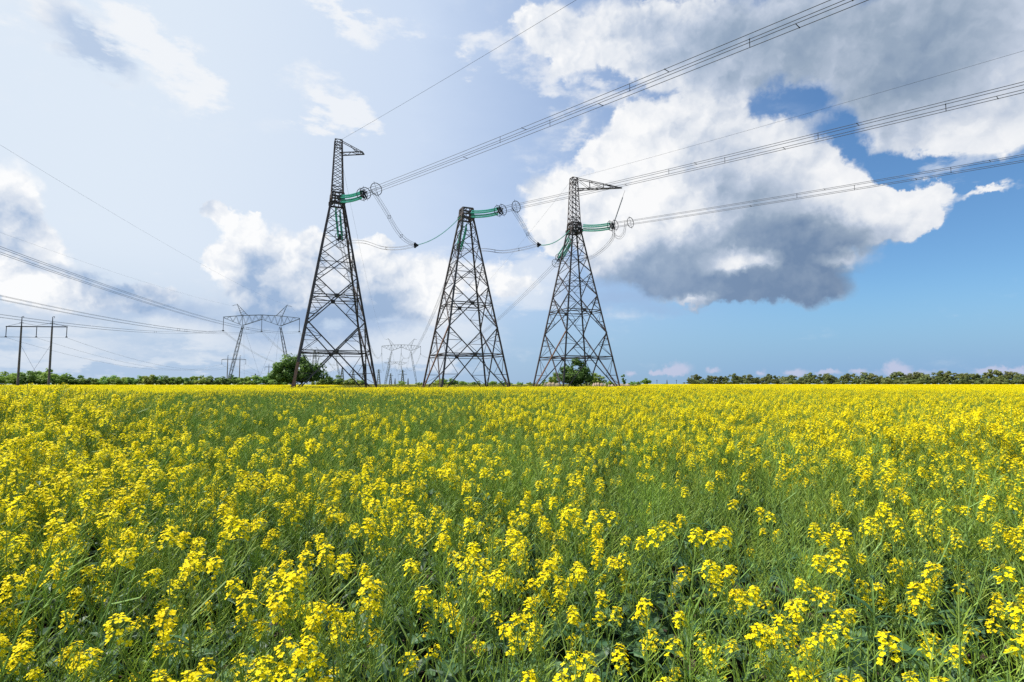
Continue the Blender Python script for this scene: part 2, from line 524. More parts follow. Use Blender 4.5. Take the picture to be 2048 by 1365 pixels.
def corner(k, h):
    s = SG[k % 4]; w = half(h)
    return Vector((s[0] * w, s[1] * w, h))


def lerp(a, b, t): return a + (b - a) * t


LEVELS = [0.0, 11.5, 18.7, 23.2, 26.4, 28.9, 31.2]


def cross_height(h0, h1):
    w0, w1 = half(h0), half(h1)
    return h0 + (h1 - h0) * w0 / (w0 + w1)


def lattice_tower(x, y, rz, label, mast, arm):
    t = thing('lattice_tower', (x, y, 0), label, 'pylon', 'anchor pylons of the near power line', rz)
    # the four legs, thickest at the foot, on concrete footings
    for k in range(4):
        member('leg', corner(k, -0.3), corner(k, H_W), 0.33, t, spin=-math.pi / 4 + k * math.pi / 2)
        fb = MB(); fb.box((corner(k, 0).x, corner(k, 0).y, 0.15), (1.1, 1.1, 0.5)); fb.build('footing', M['slab'], t)
    for i in range(len(LEVELS) - 1):
        h0, h1 = LEVELS[i], LEVELS[i + 1]
        hc = cross_height(h0, h1)
        wd = (0.19, 0.165, 0.13, 0.105, 0.095, 0.095)[i]
        for k in range(4):
            a0, b0, a1, b1 = corner(k, h0), corner(k + 1, h0), corner(k, h1), corner(k + 1, h1)
            off = (Vector((0, -1, 0)), Vector((1, 0, 0)), Vector((0, 1, 0)), Vector((-1, 0, 0)))[k] * 0.05
            member('diagonal_brace', a0 + off, b1 + off, wd, t, ANGLE_RUST if (i == 0 and k == 3 and y > 98) else None)
            member('diagonal_brace', b0 - off, a1 - off, wd, t)
            if i < 3:
                ca, cb = corner(k, hc), corner(k + 1, hc)
                x_ = (ca + cb) / 2
                if i < 2:   # ring beam of two channels through the crossing
                    member('ring_beam', ca + Vector((0, 0, .10)), cb + Vector((0, 0, .10)), 0.15, t)
                    member('ring_beam', ca - Vector((0, 0, .32)), cb - Vector((0, 0, .32)), 0.10, t)
                else:
                    member('ring_beam', ca, cb, 0.09, t)
                ws = (0.08, 0.075, 0.06)[i]
                for c_, lo, hi in ((ca, a0, a1), (cb, b0, b1)):
                    # redundants between leg and diagonals
                    leg_lo = lerp(lo, hi, (hc - h0) / (h1 - h0) * 0.5)
                    dia_lo = lerp(lo, x_, 0.5)
                    leg_hi = lerp(hi, c_, 0.5)
                    dia_hi = lerp(hi, x_, 0.5)
                    member('secondary_brace', leg_lo, dia_lo, ws, t)
                    member('secondary_brace', dia_lo, c_, ws, t)
                    member('secondary_brace', leg_hi, dia_hi, ws, t)
                    member('secondary_brace', dia_hi, c_, ws, t)
                    if i < 2:
                        q1, q2 = lerp(lo, c_, 0.25), lerp(lo, x_, 0.25)
                        member('secondary_brace', q1, q2, ws * 0.8, t)
                        member('secondary_brace', q1, dia_lo, ws * 0.8, t)
                        q3, q4 = lerp(hi, c_, 0.25), lerp(hi, x_, 0.25)
                        member('secondary_brace', q3, q4, ws * 0.8, t)
                        member('secondary_brace', q3, dia_hi, ws * 0.8, t)
            else:
                member('ring_beam', corner(k, h1), corner(k + 1, h1), 0.08, t)
        if i < 2:           # plan bracing at the ring
            mids = [(corner(k, hc) + corner(k + 1, hc)) / 2 for k in range(4)]
            for k in range(4):
                member('plan_brace', mids[k], mids[(k + 1) % 4], 0.09, t)
            if i == 0:
                member('plan_brace', mids[0], mids[2], 0.08, t)
                member('plan_brace', mids[1] + Vector((0, 0, .1)), mids[3] + Vector((0, 0, .1)), 0.08, t)
            for k in range(4):
                g = MB(); c_ = mids[k]; n_ = Vector((c_.x, c_.y, 0)).normalized()
                rot = n_.to_track_quat('Y', 'Z').to_matrix()
                g.box(c_, (0.7, 0.06, 0.6), rot=rot); g.build('gusset_plate', M['steel'], t)
    # heavy cap carrying the conductors
    cap = MB()
    for h in (H_W, H_W + 0.85, H_C):
        for k in range(4): cap.bar(corner(k, h), corner(k + 1, h), 0.24)
    for k in range(4):
        cap.bar(corner(k, H_W), corner(k, H_C), 0.26)
        for s in (0.33, 0.66):
            a, b = lerp(corner(k, H_W), corner(k + 1, H_W), s), lerp(corner(k, H_C), corner(k + 1, H_C), s)
            cap.bar(a, b, 0.12)
        cap.bar(corner(k, H_W), corner(k + 1, H_C), 0.12)
        cap.bar(corner(k + 1, H_W), corner(k, H_C), 0.12)
        c_ = corner(k, H_W + .4); cap.box(c_, (0.5, 0.5, 0.5))
    cap.build('tower_cap', M['steel'], t)
    if mast:
        for k in range(4):
            member('mast_leg', corner(k, H_C), corner(k, H_M), 0.17, t, spin=-math.pi / 4 + k * math.pi / 2)
        lat = MB()
        n = 9
        for i in range(n):
            h0, h1 = lerp(H_C, H_M, i / n), lerp(H_C, H_M, (i + 1) / n)
            for k in range(4):
                lat.bar(corner(k, h0), corner(k + 1, h1), 0.075)
                lat.bar(corner(k + 1, h0), corner(k, h1), 0.075)
                if i in (0, 7, 8): lat.bar(corner(k, h1), corner(k + 1, h1), 0.11)
        lo = lat.build('mast_lattice', M['steel'], t); lo['kind'] = 'stuff'
        # pointed arm, given as (azimuth in the world, length, end width)
        a_az, L, ew = arm
        ang = math.pi / 2 - a_az - rz
        d = Vector((math.cos(ang), math.sin(ang), 0)); s = Vector((-d.y, d.x, 0))
        zb, zt = H_M - 2.3, H_M - 0.05
        A = MB()
        roots = [d * 0.5 + s * q * 0.62 + Vector((0, 0, zb)) for q in (-1, 1)]
        ends = [d * L + s * q * ew + Vector((0, 0, zb + 0.1)) for q in (-1, 1)]
        tops = [d * 0.35 + s * q * 0.5 + Vector((0, 0, zt)) for q in (-1, 1)]
        for q in (0, 1):
            A.bar(roots[q], ends[q], 0.14); A.bar(tops[q], ends[q], 0.10)
        A.bar(ends[0], ends[1], 0.14)
        nn = 10 if L > 6 else 4
        for i in range(nn):
            u0, u1 = i / nn, (i + 1) / nn
            p = [lerp(roots[(i + j) % 2], ends[(i + j) % 2], (u0, u1)[j]) for j in (0, 1)]
            A.bar(p[0], p[1], 0.07)
            if i % 3 == 0 and i:
                for q in (0, 1):
                    A.bar(lerp(roots[q], ends[q], u0), lerp(tops[q], ends[q], u0), 0.06)
                    A.bar(lerp(roots[q], ends[q], u0), lerp(tops[q], ends[q], max(u0 - .3, 0)), 0.06)
        A.build('earth_wire_arm', M['steel'], t)
    return t


ROW_RZ = R(23.0)
TW = [(-28.9, 92.0), (-8.2, 100.3), (12.2, 109.4)]
tower1 = lattice_tower(TW[0][0], TW[0][1], R(22.0), 'tall lattice steel pylon with a mast and short side arm, standing over the round bush', True, (R(92), 4.2, 0.55))
member('sunlit_rust_leg_foot', corner(0, 0.0) + Vector((-.06, -.06, 0)), corner(0, 5.0) + Vector((-.05, -.05, 0)), 0.44, tower1, ANGLE_RUST, spin=-math.pi / 4)  # added over the leg: rust colour, also standing in for sunlight on its foot
tower2 = lattice_tower(TW[1][0], TW[1][1], ROW_RZ, 'lower lattice steel pylon without a mast, between the two masted pylons', False, None)
tower3 = lattice_tower(TW[2][0], TW[2][1], R(23.5), 'lattice steel pylon with a mast and long pointed arm, small tree inside its legs', True, (R(94), 9.3, 0.12))

FRONT = Vector((0.663, -0.749, 0))           # towards the next tower behind the photographer's right
BACK_AZ = R(-13.2)
BACK = Vector((math.sin(BACK_AZ), math.cos(BACK_AZ), 0))


def sagged(a, b, sag, n):
    return [a + (b - a) * (i / n) - Vector((0, 0, 4 * sag * (i / n) * (1 - i / n))) for i in range(n + 1)]


def disc_string(a, b, sag, r=0.15, pitch=0.17):
    """A string of glass discs: a lathe along a slightly sagging line, threaded on a dark pin."""
    mb = MB()
    L = (b - a).length
    n = int(L / pitch)
    path = sagged(a, b, sag, n)
    for i in range(n):
        p, q = path[i], path[i + 1]
        mb.tube([p, lerp(p, q, .25), lerp(p, q, .45), lerp(p, q, .75)], [0.03, r, r * 0.85, 0.05], 7, 0, False)
    return mb, path


def insulator_set(name, start, dirv, drop, string_len, total_len, label, rings, side=0.38, lead=1.0, stag=0.2):
    """Four parallel glass strings with a yoke, wheels and rings at the live end. Returns end point."""
    t = thing(name, start, label, 'insulator', 'strain insulator sets of the near power line')
    d, a, b = MB().frame(dirv)
    a *= 1.15; b *= 1.3
    L = string_len
    o = Vector((0, 0, 0))
    e_str = d * L - Vector((0, 0, drop))
    for sa, sb in ((-1, -1.15), (1, -.4), (-1, .4), (1, 1.15)):
            off = a * sa * side * stag + b * sb * side
            st, en = off * 1.0 + lerp(o, e_str, lead / L), off + e_str
            mb, path = disc_string(st, en, 0.22)
            mb.build('insulator_string', M['glass'], t)
            lk = MB(); lk.bar(off * 0.8, st, 0.05); lk.build('link_rod', M['hardware'], t)
    u = (e_str).normalized()
    y = MB()
    for c_ in (e_str, e_str + u * 0.6):
        y.bar(c_ - a * side - b * side, c_ + a * side + b * side, 0.16); y.bar(c_ + a * side - b * side, c_ - a * side + b * side, 0.16)
    e_tot = e_str + d * (total_len - L) - Vector((0, 0, drop * 0.25))
    for sa in (-1, 1):
        for sb in (-1, 1):
            off = a * sa * 0.3 + b * sb * 0.3
            y.bar(e_str + off, e_tot + off, 0.045)
    for s in (-1, 1):
        y.box(e_str + u * 0.3 + b * s * 0.3, (0.3, 0.3, 0.3))
    y.build('yoke', M['hardware'], t)
    for pos, r in rings:
        w = MB(); c_ = lerp(e_str, e_tot, (pos - L) / (total_len - L))
        w.ring(c_, d, r, 0.055, 32, 5)
        for k in range(4):
            q = a * math.cos(k * math.pi / 2 + .4) + b * math.sin(k * math.pi / 2 + .4)
            w.bar(c_, c_ + q * r, 0.035)
        w.build('corona_ring', M['hardware'], t)
    return start + e_tot, start + e_str


Z0 = 32.0
RG = ((7.9, 0.88), (9.0, 0.88), (12.4, 0.90))
fr, bk, fe, be = [], [], [], []
names = ['the tall pylon above the round bush', 'the low pylon without a mast', 'the pylon with the long arm']
for i, (x, y) in enumerate(TW):
    s0 = Vector((x, y, Z0)) + FRONT * 1.0
    L = 8.3
    f, fs_ = insulator_set('strain_insulator', s0, FRONT, 1.25, L - .3, 12.2, 'green glass insulators reaching right from ' + names[i], RG, lead=(0.5, 0.5, 1.3)[i])
    fr.append(f); fe.append(fs_)
    s1 = Vector((x, y, Z0 - 0.9)) + BACK * 1.0
    dv = (BACK * 0.96 + Vector((0.0, 0, 0))).normalized()
    g, gs = insulator_set('strain_insulator', s1, dv, 2.7, L, 11.0, 'green glass insulators hanging down behind ' + names[i], ((8.4, 0.88), (10.9, 0.88)), stag=0.8)
    bk.append(g); be.append(gs)

# ------------------------------------------------------------------ conductors
QUAD = [(-1, -1), (1, -1), (1, 1), (-1, 1)]


def bundle(path, label, group, gap=0.32, r=0.022, spacers=(), strut=False, n_wires=4, name='conductor_bundle', cat='power line', kind_r=4):
    """A phase: parallel sub-conductors held apart by spacer frames."""
    t = thing(name, path[0], label, cat, group)
    o0 = path[0]
    d = (path[-1] - path[0]); d.z = 0
    if d.length < 1e-3: d = Vector((0, 1, 0))
    d.normalize(); a = Vector((d.y, -d.x, 0)); b = Vector((0, 0, 1))
    offs = [a * qa * gap + b * qb * gap for qa, qb in QUAD][:n_wires] if n_wires > 1 else [Vector((0, 0, 0))]
    for of in offs:
        mb = MB(); mb.tube([p - o0 + of for p in path], r, kind_r, 0, False)
        mb.build('conductor_wire', M['wire'], t)
    for si, s in enumerate(spacers):
        u = s * (len(path) - 1); i = min(int(u), len(path) - 2); c_ = lerp(path[i], path[i + 1], u - i) - o0
        mb = MB()
        for j in ((si % 4,) if strut else range(4)):
            mb.bar(c_ + offs[j], c_ + offs[(j + 1) % 4], 0.04)
            mb.box(c_ + offs[j], (0.07, 0.07, 0.07))
        mb.build('spacer', M['hardware'], t)
    return t


GN = 'conductor bundles of the near power line'
for i, nm in enumerate(('from the tall left pylon across the top right of the sky', 'from the middle pylon, crossing behind the right mast', 'from the pylon with the long arm to the right edge')):
    E = fr[i] + FRONT * 390; E.z = fr[i].z
    bundle(sagged(fr[i], E, (7.4, 8.9, 8.9)[i], 120), 'dark conductor wires running ' + nm, GN, r=0.028,
           spacers=[(k * 2.3 + 22 + (k % 3) * 1.1) / 390.0 for k in range(0, 26, 2)], strut=True)
# ------- portal towers of both lines, far off
PORTAL2 = (Vector((-96.5, 495.0, 0)), 33.5)
PORTAL1 = (Vector((-123.8, 280.0, 0)), 36.0)
PORTAL3 = (Vector((-198.0, 610.0, 0)), 36.0)
PORTAL_FAR = (Vector((-180.0, 880.0, 0)), 34.0)


def portal_tower(c, span, rz, label, thick=1.0):
    """Guyed portal pylon: two leaning lattice masts, a bent lattice beam, two horns and three hanging insulators."""
    t = thing('portal_pylon', c, label, 'pylon', None, rz)
    hb, ht = 32.0, 35.5                       # underside at masts, top of beam
    k = span / 36.0
    xm = 8.9 * k * 1.0

    def lat_col(p0, p1, w0, w1, name, n, wid=0.16):
        mb = MB(); d, a, b = mb.frame(p1 - p0)
        cs = lambda u, q: lerp(p0, p1, u) + (a * q[0] + b * q[1]) * (w0 + (w1 - w0) * (math.sin(math.pi * min(max(u, .04), .96)) ** .5))
        for q in QUAD:
            for i in range(n):
                mb.bar(cs(i / n, q), cs((i + 1) / n, q), wid * thick)
        for i in range(n):
            for j in range(4):
                q0, q1 = QUAD[j], QUAD[(j + 1) % 4]
                if i % 2: q0, q1 = q1, q0
                mb.bar(cs(i / n, q0), cs((i + 1) / n, q1), wid * 0.55 * thick)
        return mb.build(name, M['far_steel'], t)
    tops = []
    for s in (-1, 1):
        foot, top = Vector((s * 15.0 * k, 0, 0)), Vector((s * xm, 0, hb - 2.0))
        lat_col(foot, top, 0.12, 0.62, 'leg', 16)
        tops.append(top)
    # beam as a truss: upper chord nearly straight, lower chord drawn up at the centre and the tips
    up = [(-span / 2, ht - 1.0), (-xm, ht - .1), (0, ht + .3), (xm, ht - .1), (span / 2, ht - 1.0)]
    lo = [(-span / 2, ht - 1.35), (-xm, hb - 1.6), (0, ht - 1.9), (xm, hb - 1.6), (span / 2, ht - 1.35)]

    def at(line, x):
        for (x0, z0), (x1, z1) in zip(line, line[1:]):
            if x <= x1 + 1e-6: return z0 + (z1 - z0) * (x - x0) / (x1 - x0)
    mb = MB(); n = 24
    for i in range(n):
        x0, x1 = -span / 2 + span * i / n, -span / 2 + span * (i + 1) / n
        for yy in (-0.8, 0.8):
            w0 = yy * (1 - abs(x0) / span * 1.2); w1 = yy * (1 - abs(x1) / span * 1.2)
            mb.bar((x0, w0, at(up, x0)), (x1, w1, at(up, x1)), 0.17 * thick)
            mb.bar((x0, w0, at(lo, x0)), (x1, w1, at(lo, x1)), 0.17 * thick)
            A_, B_ = ((x0, w0, at(lo, x0)), (x1, w1, at(up, x1))) if i % 2 else ((x0, w0, at(up, x0)), (x1, w1, at(lo, x1)))
            mb.bar(A_, B_, 0.09 * thick)
        mb.bar((x0, -.5, at(up, x0)), (x0, .5, at(up, x0)), 0.07 * thick)
    mb.bar((0, 0, ht + .3), (0, 0, ht - 1.9), 0.3 * thick)
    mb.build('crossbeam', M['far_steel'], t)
    horns = []
    for s in (-1, 1):
        mb = MB()
        tip = Vector((s * (xm + 3.0), 0, ht + 5.6))
        r1, r2, r3 = Vector((s * (xm - 2.2), .5, ht)), Vector((s * (xm + .6), .5, ht - .2)), Vector((s * xm, 0, hb - 1.6))
        for yy in (-.5, .5):
            r1.y = r2.y = yy
            mb.bar(r1, tip, 0.13 * thick); mb.bar(r2, tip, 0.13 * thick)
            for j in range(1, 6):
                mb.bar(lerp(r1, tip, j / 6), lerp(r2, tip, (j - .5) / 6), 0.07 * thick)
        mb.bar(r3, r2, 0.16 * thick)
        mb.bar(tip - Vector((.3 * s, 0, .5)), tip + Vector((2.1 * s, 0, -.9)), 0.11 * thick)
        mb.bar(tip, tip + Vector((2.1 * s, 0, -.9)), 0.06 * thick)
        mb.build('horn', M['far_steel'], t)
        horns.append(tip + Vector((2.0 * s, 0, -1.0)))
    for s in (-1, 1):
        for yy in (-15, 15):
            mb = MB(); mb.tube([Vector((s * (xm - .5), 0, hb - 2)), Vector((s * (xm - 6.5), yy, 0))], 0.035 * thick, 3, 0, False)
            mb.build('guy_wire', M['wire'], t)
    rot = Matrix.Rotation(rz, 3, 'Z')
    return t, [c + rot @ h for h in horns], rot, ht


def hang(pos, L, label, group, r=0.13, k=1.0):
    t = thing('hanging_insulator', pos, label, 'insulator', group)
    mb = MB(); mb.tube([(0, 0, 0), (0, 0, -L)], r, 6); mb.build('insulator_string', M['hardware'], t)
    mb = MB(); mb.box((0, 0, -L - .15), (0.5 * k, 1.2 * k, 0.45 * k)); mb.ring((0, 0, -L), (0, 0, 1), 0.45 * k, 0.07 * k, 12, 4); mb.build('clamp', M['hardware'], t)
    return pos - Vector((0, 0, L + 0.3))


def portal_with_phases(pt, span, rz, label, nm, thick=1.0):
    t, horns, rot, ht = portal_tower(pt, span, rz, label, thick)
    out = []
    for s, w in ((-1, 'left end'), (0, 'middle'), (1, 'right end')):
        zt = ht - 1.4 if s else ht - 1.9
        p = pt + rot @ Vector((s * span / 2 * 0.995, 0, 0)) + Vector((0, 0, zt))
        out.append(hang(p, 6.2 if s else 5.8, 'thin insulator at the %s of the beam of %s' % (w, nm), 'suspension insulators of the portal pylons'))
    return out, horns


BRZ = R(13.2)
ph1, horn1 = portal_with_phases(*PORTAL1, BRZ * 0.6, 'grey guyed portal pylon with two horns, left of the tall pylon and the round bush', 'the nearer portal pylon')
ph2, horn2 = portal_with_phases(*PORTAL2, BRZ * 0.5, 'distant pale portal pylon seen between the tall pylon and the low pylon', 'the distant portal pylon', 1.15)
ph3, horn3 = portal_with_phases(*PORTAL3, BRZ * 0.6, 'far portal pylon seen through the legs of the tall pylon', 'the portal behind the tall pylon', 1.2)
_, hornf, _, _ = portal_tower(*PORTAL_FAR, BRZ * 0.6, 'farthest small portal pylon, under the beam of the distant portal pylon', 1.5)

GB = 'conductor bundles behind the big pylons'
for i, nm in enumerate(('tall left pylon', 'low middle pylon', 'pylon with the long arm')):
    bundle(sagged(bk[i], ph2[i], 10.6, 60), 'sagging conductors from the back of the %s to the distant portal' % nm, GB, gap=0.27, r=0.032, kind_r=3)
GL = 'conductor bundles of the left power line'
LDIR = (PORTAL1[0] - PORTAL3[0]).normalized()
for i, nm in enumerate(('lowest', 'middle', 'highest')):
    near_end = ph1[i] + LDIR * 420; near_end.z = 28.0
    pts = sagged(ph1[i], near_end, (12.6, 12.4, 11.4)[i], 80)
    bundle(pts, 'the %s of the three conductor bundles entering at the left edge' % nm, GL, gap=0.30, r=0.026,
           spacers=[0.26, 0.275] if i else [0.2], kind_r=3)
    bundle(sagged(ph1[i], ph3[i], 10.5, 40), '%s bundle sagging beyond the nearer portal pylon' % ('left', 'middle', 'right')[i].capitalize(), 'conductor bundles beyond the nearer portal pylon', gap=0.3, r=0.03, kind_r=3)
    dd = (ph3[i] + (PORTAL3[0] - PORTAL1[0]))
    bundle(sagged(ph3[i], dd, 10.0, 20), '%s bundle of the line fading beyond the far portal pylon' % ('left', 'middle', 'right')[i].capitalize(), 'conductor bundles fading to the horizon', gap=0.3, r=0.035, kind_r=3)
    pf = PORTAL_FAR[0] + Vector(((i - 1) * 17, 0, 28))
    bundle(sagged(ph2[i], pf, 10.0, 20), '%s bundle leaving the distant portal pylon towards the farthest portal' % ('left', 'middle', 'right')[i].capitalize(), 'conductor bundles to the farthest portal', gap=0.3, r=0.035, kind_r=3)


def wire(path, label, group, r=0.016, n=3, name='earth_wire'):
    mb = MB(); mb.tube([p - path[0] for p in path], r, n, 0, False)
    return tag(mb.build(name, M['wire'], None, loc=path[0]), label, 'cable', group)


GE = 'thin earth wires above the conductors'
m1 = Vector((TW[0][0] + .6, TW[0][1] - .4, H_M)); m3 = Vector((TW[2][0] + .6, TW[2][1] - .4, H_M))
for m_, lb in ((m1, 'thin earth wire rising from the mast of the tall left pylon'), (m3, 'thin earth wire from the mast top of the pylon with the long arm')):
    e_ = m_ + FRONT * 390
    wire(sagged(m_, e_, 7.0, 100), lb, GE, 0.018)
wire(sagged(m1 + Vector((-.8, .6, 0)), horn2[0], 8, 50), 'faint earth wire from the tall left mast down to the distant portal', GE)
wire(sagged(m3 + Vector((-.8, .6, 0)), horn2[1], 8, 50), 'faint earth wire from the right mast down to the distant portal', GE)
for i, lb in ((0, 'lower'), (1, 'upper')):
    e_ = horn1[i] + LDIR * 420; e_.z = 36
    wire(sagged(horn1[i], e_, 7.5, 60), '%s of the two thin earth wires crossing the left sky' % lb, GE, 0.014)
    wire(sagged(horn1[i], horn3[i], 8, 20), '%s earth wire from the nearer portal pylon to the one behind' % ('left' if i == 0 else 'right').capitalize(), GE, 0.014)


def spline(pts, n=10):
    pts = [Vector(p) for p in pts]
    P_ = [pts[0] * 2 - pts[1]] + pts + [pts[-1] * 2 - pts[-2]]
    out = []
    for i in range(1, len(P_) - 2):
        for k in range(n):
            t = k / n
            a, b, c, d = P_[i - 1], P_[i], P_[i + 1], P_[i + 2]
            out.append(0.5 * ((2 * b) + (c - a) * t + (2 * a - 5 * b + 4 * c - d) * t * t + (3 * b - a - 3 * c + d) * t ** 3))
    out.append(pts[-1])
    return out


# jumper loops from the front insulator ends round to the back ones, drawn aside by a string to the next pylon
GJ = 'jumper loops under the insulators'
A1 = P3(830, 491, 96.5); A2 = P3(1076, 490, 104.5)
bundle(spline([fr[0] - FRONT * .8, P3(773, 425, 85.5), P3(790, 455, 88.5), P3(808, 478, 92.5), A1], 6),
       'jumper wires from the front insulator of the tall pylon to the clamp at the right', GJ, gap=0.22, r=0.026, spacers=[.32, .68])
bundle(spline([A1, P3(800, 497, 98), P3(765, 496, 100), P3(725, 484, 101), bk[0] - BACK * .5], 6),
       'jumper wires returning behind the tall pylon', GJ, gap=0.22, r=0.026, spacers=[.45])
bundle(spline([fr[1] - FRONT * .8, P3(1047, 452, 95), P3(1060, 476, 100), A2], 6),
       'jumper wires hanging from the front insulator of the low pylon to its clamp', GJ, gap=0.22, r=0.026, spacers=[.55])
bundle(spline([A2, P3(1045, 498, 106), P3(1005, 504, 108), P3(965, 500, 109), bk[1] - BACK * .5], 6),
       'jumper wires returning behind the low pylon', GJ, gap=0.22, r=0.026, spacers=[.3, .6])
bundle(spline([fe[2] + FRONT * .6, P3(1226, 475, 104), P3(1206, 499, 108), P3(1178, 517, 113), P3(1140, 524, 117), bk[2] - BACK * .5], 6),
       'jumper wires looping behind the pylon with the long arm', GJ, gap=0.22, r=0.026)
bundle(spline([fe[2] + FRONT * .3, fe[2] + FRONT * .8 - Vector((0, 0, 1.8)), fe[2] + FRONT * 1.9 - Vector((0, 0, 2.6)), fe[2] + FRONT * 3.0 - Vector((0, 0, 1.8)), fe[2] + FRONT * 3.3], 6),
       'small hanging wire loop under the rings below the long arm', GJ, gap=0.22, r=0.022)
GS = 'side insulator strings holding the jumpers'
for a_, b_, lb in ((Vector((TW[1][0] - 1.0, TW[1][1] - .6, 31.6)), A1, 'thin curved green insulator string from the low pylon down to the left clamp'),
                   (Vector((TW[2][0] - 1.0, TW[2][1] - .6, 31.6)), A2, 'thin curved green insulator string from the long-armed pylon down to the middle clamp')):
    t = thing('side_insulator', b_, lb, 'insulator', GS)
    mb, _p = disc_string(Vector((0, 0, 0)), a_ - b_, 1.0, 0.10, 0.16)
    mb.build('insulator_string', M['glass'], t)
    mb = MB(); mb.box((0, 0, 0), (0.3, 0.3, 0.9)); mb.box((.15, 0, 0), (0.7, 0.3, 0.3)); mb.bar((0, 0, .4), (.6, 0, 0), .12); mb.bar((0, 0, -.4), (.6, 0, 0), .12)
    mb.build('clamp', M['hardware'], t)
tip3 = P3(1250, 381, 108.2)
t = thing('arm_insulator', tip3, 'slanted grey insulator rod hanging from the tip of the long arm', 'insulator')
v_ = fe[2] + FRONT * .5 - tip3
mb = MB(); mb.tube([(0, 0, 0), v_ * .22], .03, 5); mb.build('link_rod', M['hardware'], t)
mb = MB(); mb.tube([v_ * .22, v_ * .97], .12, 7); mb.build('insulator_string', M['far_steel'], t)

# ------------------------------------------------------------------ concrete H-frame poles of the third line
def h_frame(c, H, gap, label, rz=0.0, thick=1.0, braces=True):
    t = thing('pole_frame', c, label, 'utility pole', 'two-pole frames of the low line', rz)
    for s in (-1, 1):
        mb = MB(); x0, x1 = s * gap / 2 , s * gap / 2
        mb.tube([(x0, 0, -.2), (x0, 0, H * .86)], [0.33 * thick, 0.22 * thick], 10)
        po = mb.build('pole', M['concrete'], t, smooth=False)
        mb = MB(); mb.tube([(x0, 0, H * .86), (x0, 0, H)], [0.17 * thick, 0.10 * thick], 6)
        mb.bar((x0, 0, H), (x0 + .5, 0, H + .1), .1 * thick); mb.bar((x0 + .5, 0, H + .1), (x0 + .5, 0, H - .4), .08 * thick)
        mb.bar((x0 - .55, 0, H * .915), (x0 + .55, 0, H * .915), .14 * thick)
        mb.build('pole_tip', M['hardware'], po)
    zb = H * 0.865
    w = gap * 1.0
    mb = MB(); mb.bar((-w, 0, zb), (w, 0, zb - .05), 0.26 * thick); mb.build('crossarm', M['hardware'], t)
    for a, b in (((-w, 0, zb), (-gap / 2, 0, H * .915)), ((0, 0, zb + .3), (-gap / 2, 0, H * .915)), ((0, 0, zb + .3), (gap / 2, 0, H * .915)), ((w, 0, zb), (gap / 2, 0, H * .915))):
        mb = MB(); mb.bar(a, b, 0.07 * thick); mb.build('tie_rod', M['hardware'], t)
    if braces:
        mb = MB(); mb.tube([(-gap / 2, 0, H * .62), (gap * .34, 0, 1)], .035, 3); mb.build('cross_brace', M['hardware'], t)
        mb = MB(); mb.tube([(gap / 2, 0, H * .62), (-gap * .34, 0, 1)], .035, 3); mb.build('cross_brace', M['hardware'], t)
    rot = Matrix.Rotation(rz, 3, 'Z')
    return [Vector(c) + rot @ Vector((q * w * .985, 0, zb)) for q in (-1, 0, 1)]


HF = []
for px, dep, H, gp, lb, th in ((66.5, 165, 21.3, 8.6, 'two-legged concrete pole frame with a crossarm, at the left edge of the field', 1.0),
                               (466, 392, 21.3, 8.2, 'small two-pole frame standing in front of the leaning leg of the portal pylon', 1.1),
                               (545, 565, 21.3, 8.0, 'tiny two-pole frame just left of the round bush', 1.3)):
    c = P3(px, 768, dep); c.z = 0
    ends = h_frame(c, H, gp, lb, R(3), th, th == 1.0)
    pts = []
    for k, e_ in enumerate(ends):
        pts.append(hang(e_, 2.9, '%s insulator under the crossarm of the %s' % (('Left', 'Middle', 'Right')[k], ('left-edge pole frame', 'small pole frame by the portal pylon', 'tiny pole frame by the bush')[len(HF)]), 'insulators of the two-pole frames', 0.10 * th, 0.45))
    HF.append(pts)
GW = 'single wires of the low line'
for k in range(3):
    wn = ('left', 'middle', 'right')[k]
    wire(sagged(HF[0][k], HF[1][k], 6.5, 40), 'single %s wire from the left-edge pole frame to the small one' % wn, GW, .03, name='conductor_wire')
    wire(sagged(HF[1][k], HF[2][k], 5.0, 20), 'single %s wire between the small and the tiny pole frame' % wn, GW, .035, name='conductor_wire')
    e_ = HF[0][k] + (HF[0][k] - HF[1][k]) ; e_.z = HF[0][k].z
    wire(sagged(HF[0][k], e_, 4.5, 20), 'single %s wire leaving the left-edge pole frame out of the picture' % wn, GW, .028, name='conductor_wire')


# ------------------------------------------------------------------ small lattice pylons on the horizon
def far_pylon(c, H, label, arms, th=1.0):
    t = thing('small_pylon', c, label, 'pylon', 'small pylons on the horizon')
    w = H * 0.11
    mb = MB(); n = 7
    hw = lambda u: w * (1 - u) ** 1.0 * 0.86 + w * 0.14
    cs = lambda u, q: Vector((q[0] * hw(u), q[1] * hw(u), H * u))
    for q in QUAD: mb.bar(cs(0, q), cs(1, q), 0.30 * th)
    for i in range(n):
        for j in range(4):
            mb.bar(cs(i / n, QUAD[j]), cs((i + 1) / n, QUAD[(j + 1) % 4]), 0.16 * th)
            mb.bar(cs(i / n, QUAD[(j + 1) % 4]), cs((i + 1) / n, QUAD[j]), 0.16 * th)
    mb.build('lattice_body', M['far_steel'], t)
    for u, L in arms:
        mb = MB()
        for s in (-1, 1):
            mb.bar((0, 0, H * u), (s * L, 0, H * u), .22 * th); mb.bar((0, 0, H * (u + .05)), (s * L, 0, H * u), .16 * th)
        mb.build('crossarm', M['far_steel'], t)


